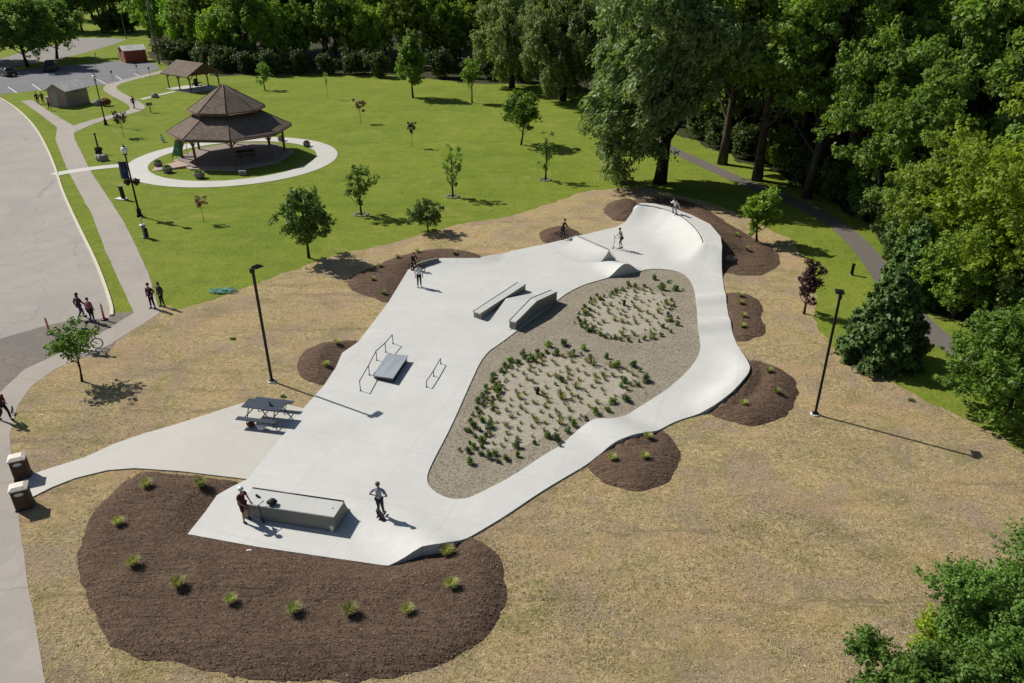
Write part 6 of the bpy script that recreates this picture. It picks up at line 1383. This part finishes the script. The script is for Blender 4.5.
def dog(x, y, rz_, label, s=.32, col=(.02, .018, .016)):
    r = empty('dog', (x, y, .02), rz_, label, 'dog'); r.scale = (s, s, s)
    V = [(0, .35, .62), (0, .05, .60), (0, -.30, .62), (0, -.48, .78), (0, -.60, .92), (0, -.80, .88), (0, .52, .72), (0, .66, .86)]; R = [.15, .14, .17, .11, .115, .055, .035, .02]; E = [(0, 1), (1, 2), (2, 3), (3, 4), (4, 5), (0, 6), (6, 7)]
    for sx in (-1, 1):
        b = len(V); V += [(sx*.10, -.32, .42), (sx*.10, -.28, .22), (sx*.10, -.33, .03)]; R += [.06, .038, .04]; E += [(2, b), (b, b+1), (b+1, b+2)]
        b = len(V); V += [(sx*.10, .28, .42), (sx*.10, .44, .24), (sx*.10, .38, .03)]; R += [.08, .036, .04]; E += [(0, b), (b, b+1), (b+1, b+2)]
        b = len(V); V += [(sx*.08, -.56, 1.04)]; R += [.03]; E += [(4, b)]
    me = skin_mesh([Vector(v) for v in V], E, R, 1, 1); me.materials.append(plain('dark_fur', col, .9)); me.name = 'body'; link('body', me, r)
    m = MB(); m.torus((0, -.48, .78), .125, .015, 'z', 14, 5); m.build('collar', plain('tail_red'), r)
dog(x, y, rad(200), 'very small dark dog by the feet of the person at the left edge')
# cyclist half behind the small tree
bx, by = at(88.5, 350.5); bicycle(bx, by, rad(25), 'dark bicycle ridden along the footpath behind the small vase-shaped tree')
person(bx-.18, by-.08, .1, rad(25+90), 1.72, 'bike', 'person in a dark blue jacket riding the bicycle behind the small vase-shaped tree', (.018, .022, .045), (.02, .02, .025), hair=(.02, .015, .012), coat=.1)
P3(419.6, 287, rad(15), 1.66, 'stand', 'person in white shirt and black trousers near the far left slab corner', (.62, .62, .62), (.015, .015, .018), short_sleeve=True, hair=(.03, .02, .015))
x, y = at(413.5, 271, Z0); bicycle(x+.25, y, rad(-28), 'small black bike held at the curved ledge in the far left corner of the slab', Z0, True)
person(x, y+.25, Z0, rad(40), 1.36, 'straddle', 'person in black clothes leaning over a small bike at the curved ledge', (.012, .012, .014), (.014, .014, .016), hair=(.015, .012, .01))
P3(562.5, 238.5, rad(60), 1.66, 'straddle', 'person in dark brown top with a small bike left of the spine ramp', (.055, .025, .018), (.03, .032, .038), z=Z0, hair=(.02, .014, .01))
x, y = at(564, 239, Z0); bicycle(x, y+.15, rad(150), 'small dark bike held at the left end of the spine ramp', Z0, True)
P3(621, 248.5, rad(-75), 1.66, 'ride', 'person in grey top and dark shorts riding a scooter past the spine ramp', (.13, .12, .10), (.03, .03, .034), shorts=True, short_sleeve=True, z=Z0+.1, hair=(.02, .015, .012))
x, y = at(619, 248.5, Z0); scooter(x-.12, y, rad(188), 'pale scooter ridden past the end of the spine ramp', H=.95)
P3(675, 213.8, rad(-40), 1.64, 'crouch', 'person in white shirt crouching on the coping of the ramp deck', (.62, .62, .65), (.10, .10, .12), z=ZQ, hair=(.02, .015, .012))
P3(38.5, 104, rad(30), 1.75, 'stand', 'person in black, leftmost of the three by the small park building', (.014, .014, .018), (.014, .014, .018), z=.02, coat=.1)
P3(43.5, 103.5, rad(60), 1.72, 'pockets', 'person in dark clothes, middle of the three by the small park building', (.02, .02, .028), (.018, .018, .022), z=.02, coat=.1)
P3(50, 110.5, rad(80), 1.45, 'walk', 'smaller person in dark clothes, rightmost of the three by the small park building', (.03, .025, .03), (.02, .02, .025), z=.02)
P3(134.5, 108.5, rad(170), 1.78, 'walk', 'person in black walking alone on the side path below the open pavilion', (.014, .014, .018), (.014, .014, .018), z=.02, coat=.1)
P3(162.5, 142, rad(40), 1.45, 'sit', 'small person in white sitting on the lawn above the ring path', (.70, .70, .70), (.5, .48, .45), z=.0, hair=(.03, .02, .02))
qx, qy = GC+np.array([1.8, -1.6]); picnic_table(qx, qy, .4, 'dark picnic table in the shade under the eight-sided shelter', WOODD, BLACK, z=.33)
# small drain cover and stray bits on the straw
for (px, py, lab) in ((233, 339.5, 'small dark clod on the straw left of the left light pole'), (283, 397, 'small dark weed clump in the straw above the picnic table'), (911, 401, 'small green weed on the straw right of the right light pole'), (1000, 424, '')):
    if not lab: continue
    x, y = at(px, py); me = leaf_blob(60, (0, 0, .05), (.18, .12, .07), .07, int(px)); me.materials.append(LEAFS['dark']); o = link('weed', me); o.location = (x, y, .01); tag(o, lab, 'weed')

# ================================================================== loose straw, grass blades and bark chips (stuff)
def scatter(name, mat, label, cat, regions, zfun, size, aspect, tilt, seed, lift=.012):
    rng = np.random.default_rng(seed); C = []
    for poly, dens in regions:
        x0, y0 = poly.min(0); x1, y1 = poly.max(0); n = int((x1-x0)*(y1-y0)*dens)
        p = rng.uniform((x0, y0), (x1, y1), (n, 2)); C.append(p[in_poly(p, poly)])
    p = np.vstack(C); z, ok = zfun(p); p = p[ok]; z = z[ok]; n = len(p)
    nn = rng.normal(0, tilt, (n, 3)); nn[:, 2] = 1
    v, f = quads(np.column_stack([p, z+lift+rng.random(n)*lift]), nn, size, aspect, rng)
    me = mesh_np(name, v, f); me.materials.append(mat); o = link(name, me); tag(o, label, cat, None, 'stuff'); return o
def frag_mat(name, stops):
    t = NT(name); g = t.n('ShaderNodeNewGeometry'); return t.fin(t.ramp(g.outputs['Random Per Island'], stops), .9, 0, .1)
excl = [OUT, padp, walk]+[b_[0] for b_ in BEDZ]
def straw_ok(p):
    r_ = np.random.default_rng(6).random(len(p)); ok = in_poly(p, STRAWP); ok |= (seg_dist(p, STRAWP, True) < .7*r_) & (r_ < .8)
    for e in excl: ok &= ~in_poly(p, np.array(e))
    # patchy cover
    s = np.sin(p[:, 0]*.9+1.3*np.sin(p[:, 1]*.7))+np.sin(p[:, 1]*1.1+1.7*np.sin(p[:, 0]*.5+2))+.7*np.sin(p[:, 0]*2.3+p[:, 1]*1.9)
    ok &= np.random.default_rng(3).random(len(p)) < (.55+.2*s)
    return np.full(len(p), .008), ok
bands = [(np.array([(-26, 14), (24, 14), (30, 24), (-30, 24)]), 75), (np.array([(-30, 24), (30, 24), (34, 34), (-34, 34)]), 45), (np.array([(-34, 34), (34, 34), (34, 46), (-34, 46)]), 22), (np.array([(-30, 46), (30, 46), (30, 66), (-30, 66)]), 9)]
scatter('straw_litter', frag_mat('straw_stalks', [(0., (.11, .085, .035)), (.3, (.26, .21, .09)), (.6, (.46, .375, .19)), (1., (.66, .56, .34))]), 'loose pale straw strewn over the dry ground round the slab', 'straw', [(b_[0], b_[1]*2.0) for b_ in bands], straw_ok, .016, 8., .25, 11)
def weed_ok(p):
    z, ok = straw_ok(p); s = np.sin(p[:, 0]*.55+2*np.sin(p[:, 1]*.33))+np.sin(p[:, 1]*.7+1.4*np.sin(p[:, 0]*.4+1)); return z, ok & (s > .25)
scatter('sparse_grass', frag_mat('sparse_grass_blades', [(0., (.05, .065, .015)), (.5, (.12, .14, .04)), (1., (.22, .22, .08))]), 'thin green grass coming up through the straw', 'grass', [(b_[0], b_[1]*.9) for b_ in bands], weed_ok, .018, 6., .9, 12, .02)
def chip_ok(p):
    z = np.zeros(len(p)); ok = np.zeros(len(p), bool)
    for poly, zf in BEDZ:
        m = in_poly(p, poly)
        if m.any(): z[m] = zf(p[m]); ok |= m
        sp_ = (~m) & (seg_dist(p, poly, True) < .28) & (np.random.default_rng(4).random(len(p)) < .35); z[sp_] = .012; ok |= sp_
    return z, ok & ~in_poly(p, OUT)
scatter('bark_chips', frag_mat('bark_chip', [(0., (.050, .031, .021)), (.5, (.125, .083, .058)), (.85, (.21, .145, .105)), (1., (.32, .235, .175))]), 'coarse dark bark chips covering the mulch beds', 'bark chips', [(b_[0].mean(0)+(b_[0]-b_[0].mean(0))*1.06, 130 if b_[0][:, 1].mean() < 26 else 55) for b_ in BEDZ], chip_ok, .024, 3.6, .4, 13)
def isl_ok(p):
    ok = in_poly(p, HOLEs); s = in_poly(p, lo_poly) | in_poly(p, up_poly); return np.full(len(p), .024), ok & ~(s & (np.random.default_rng(8).random(len(p)) < .75))
scatter('island_straw', frag_mat('island_straw_bits', [(0., (.09, .07, .045)), (.5, (.30, .25, .175)), (1., (.56, .49, .36))]), 'fine straw mulch bits over the planted island', 'straw', [(HOLEs, 75)], isl_ok, .020, 6., .3, 14)
# ------------------------------------------------------------------ make shared labels point to one thing where their order tells them apart
_by = {}
for o in COL.objects:
    if o.parent is None and 'label' in o: _by.setdefault(o['label'], []).append(o)
_o = ['first', 'second', 'third', 'fourth', 'fifth', 'sixth', 'seventh', 'eighth', 'ninth', 'tenth', 'eleventh', 'twelfth', 'thirteenth', 'fourteenth', 'fifteenth', 'sixteenth', 'seventeenth', 'eighteenth', 'nineteenth', 'twentieth', 'twenty-first', 'twenty-second', 'twenty-third', 'twenty-fourth', 'twenty-fifth', 'twenty-sixth', 'twenty-seventh', 'twenty-eighth', 'twenty-ninth', 'thirtieth']
for lb, os_ in _by.items():
    if 2 <= len(os_) <= 30:
        os_.sort(key=lambda o: proj(o.location.x, o.location.y, o.location.z)[0])
        for i, o in enumerate(os_): o['label'] = lb+', '+_o[i]+' from left'
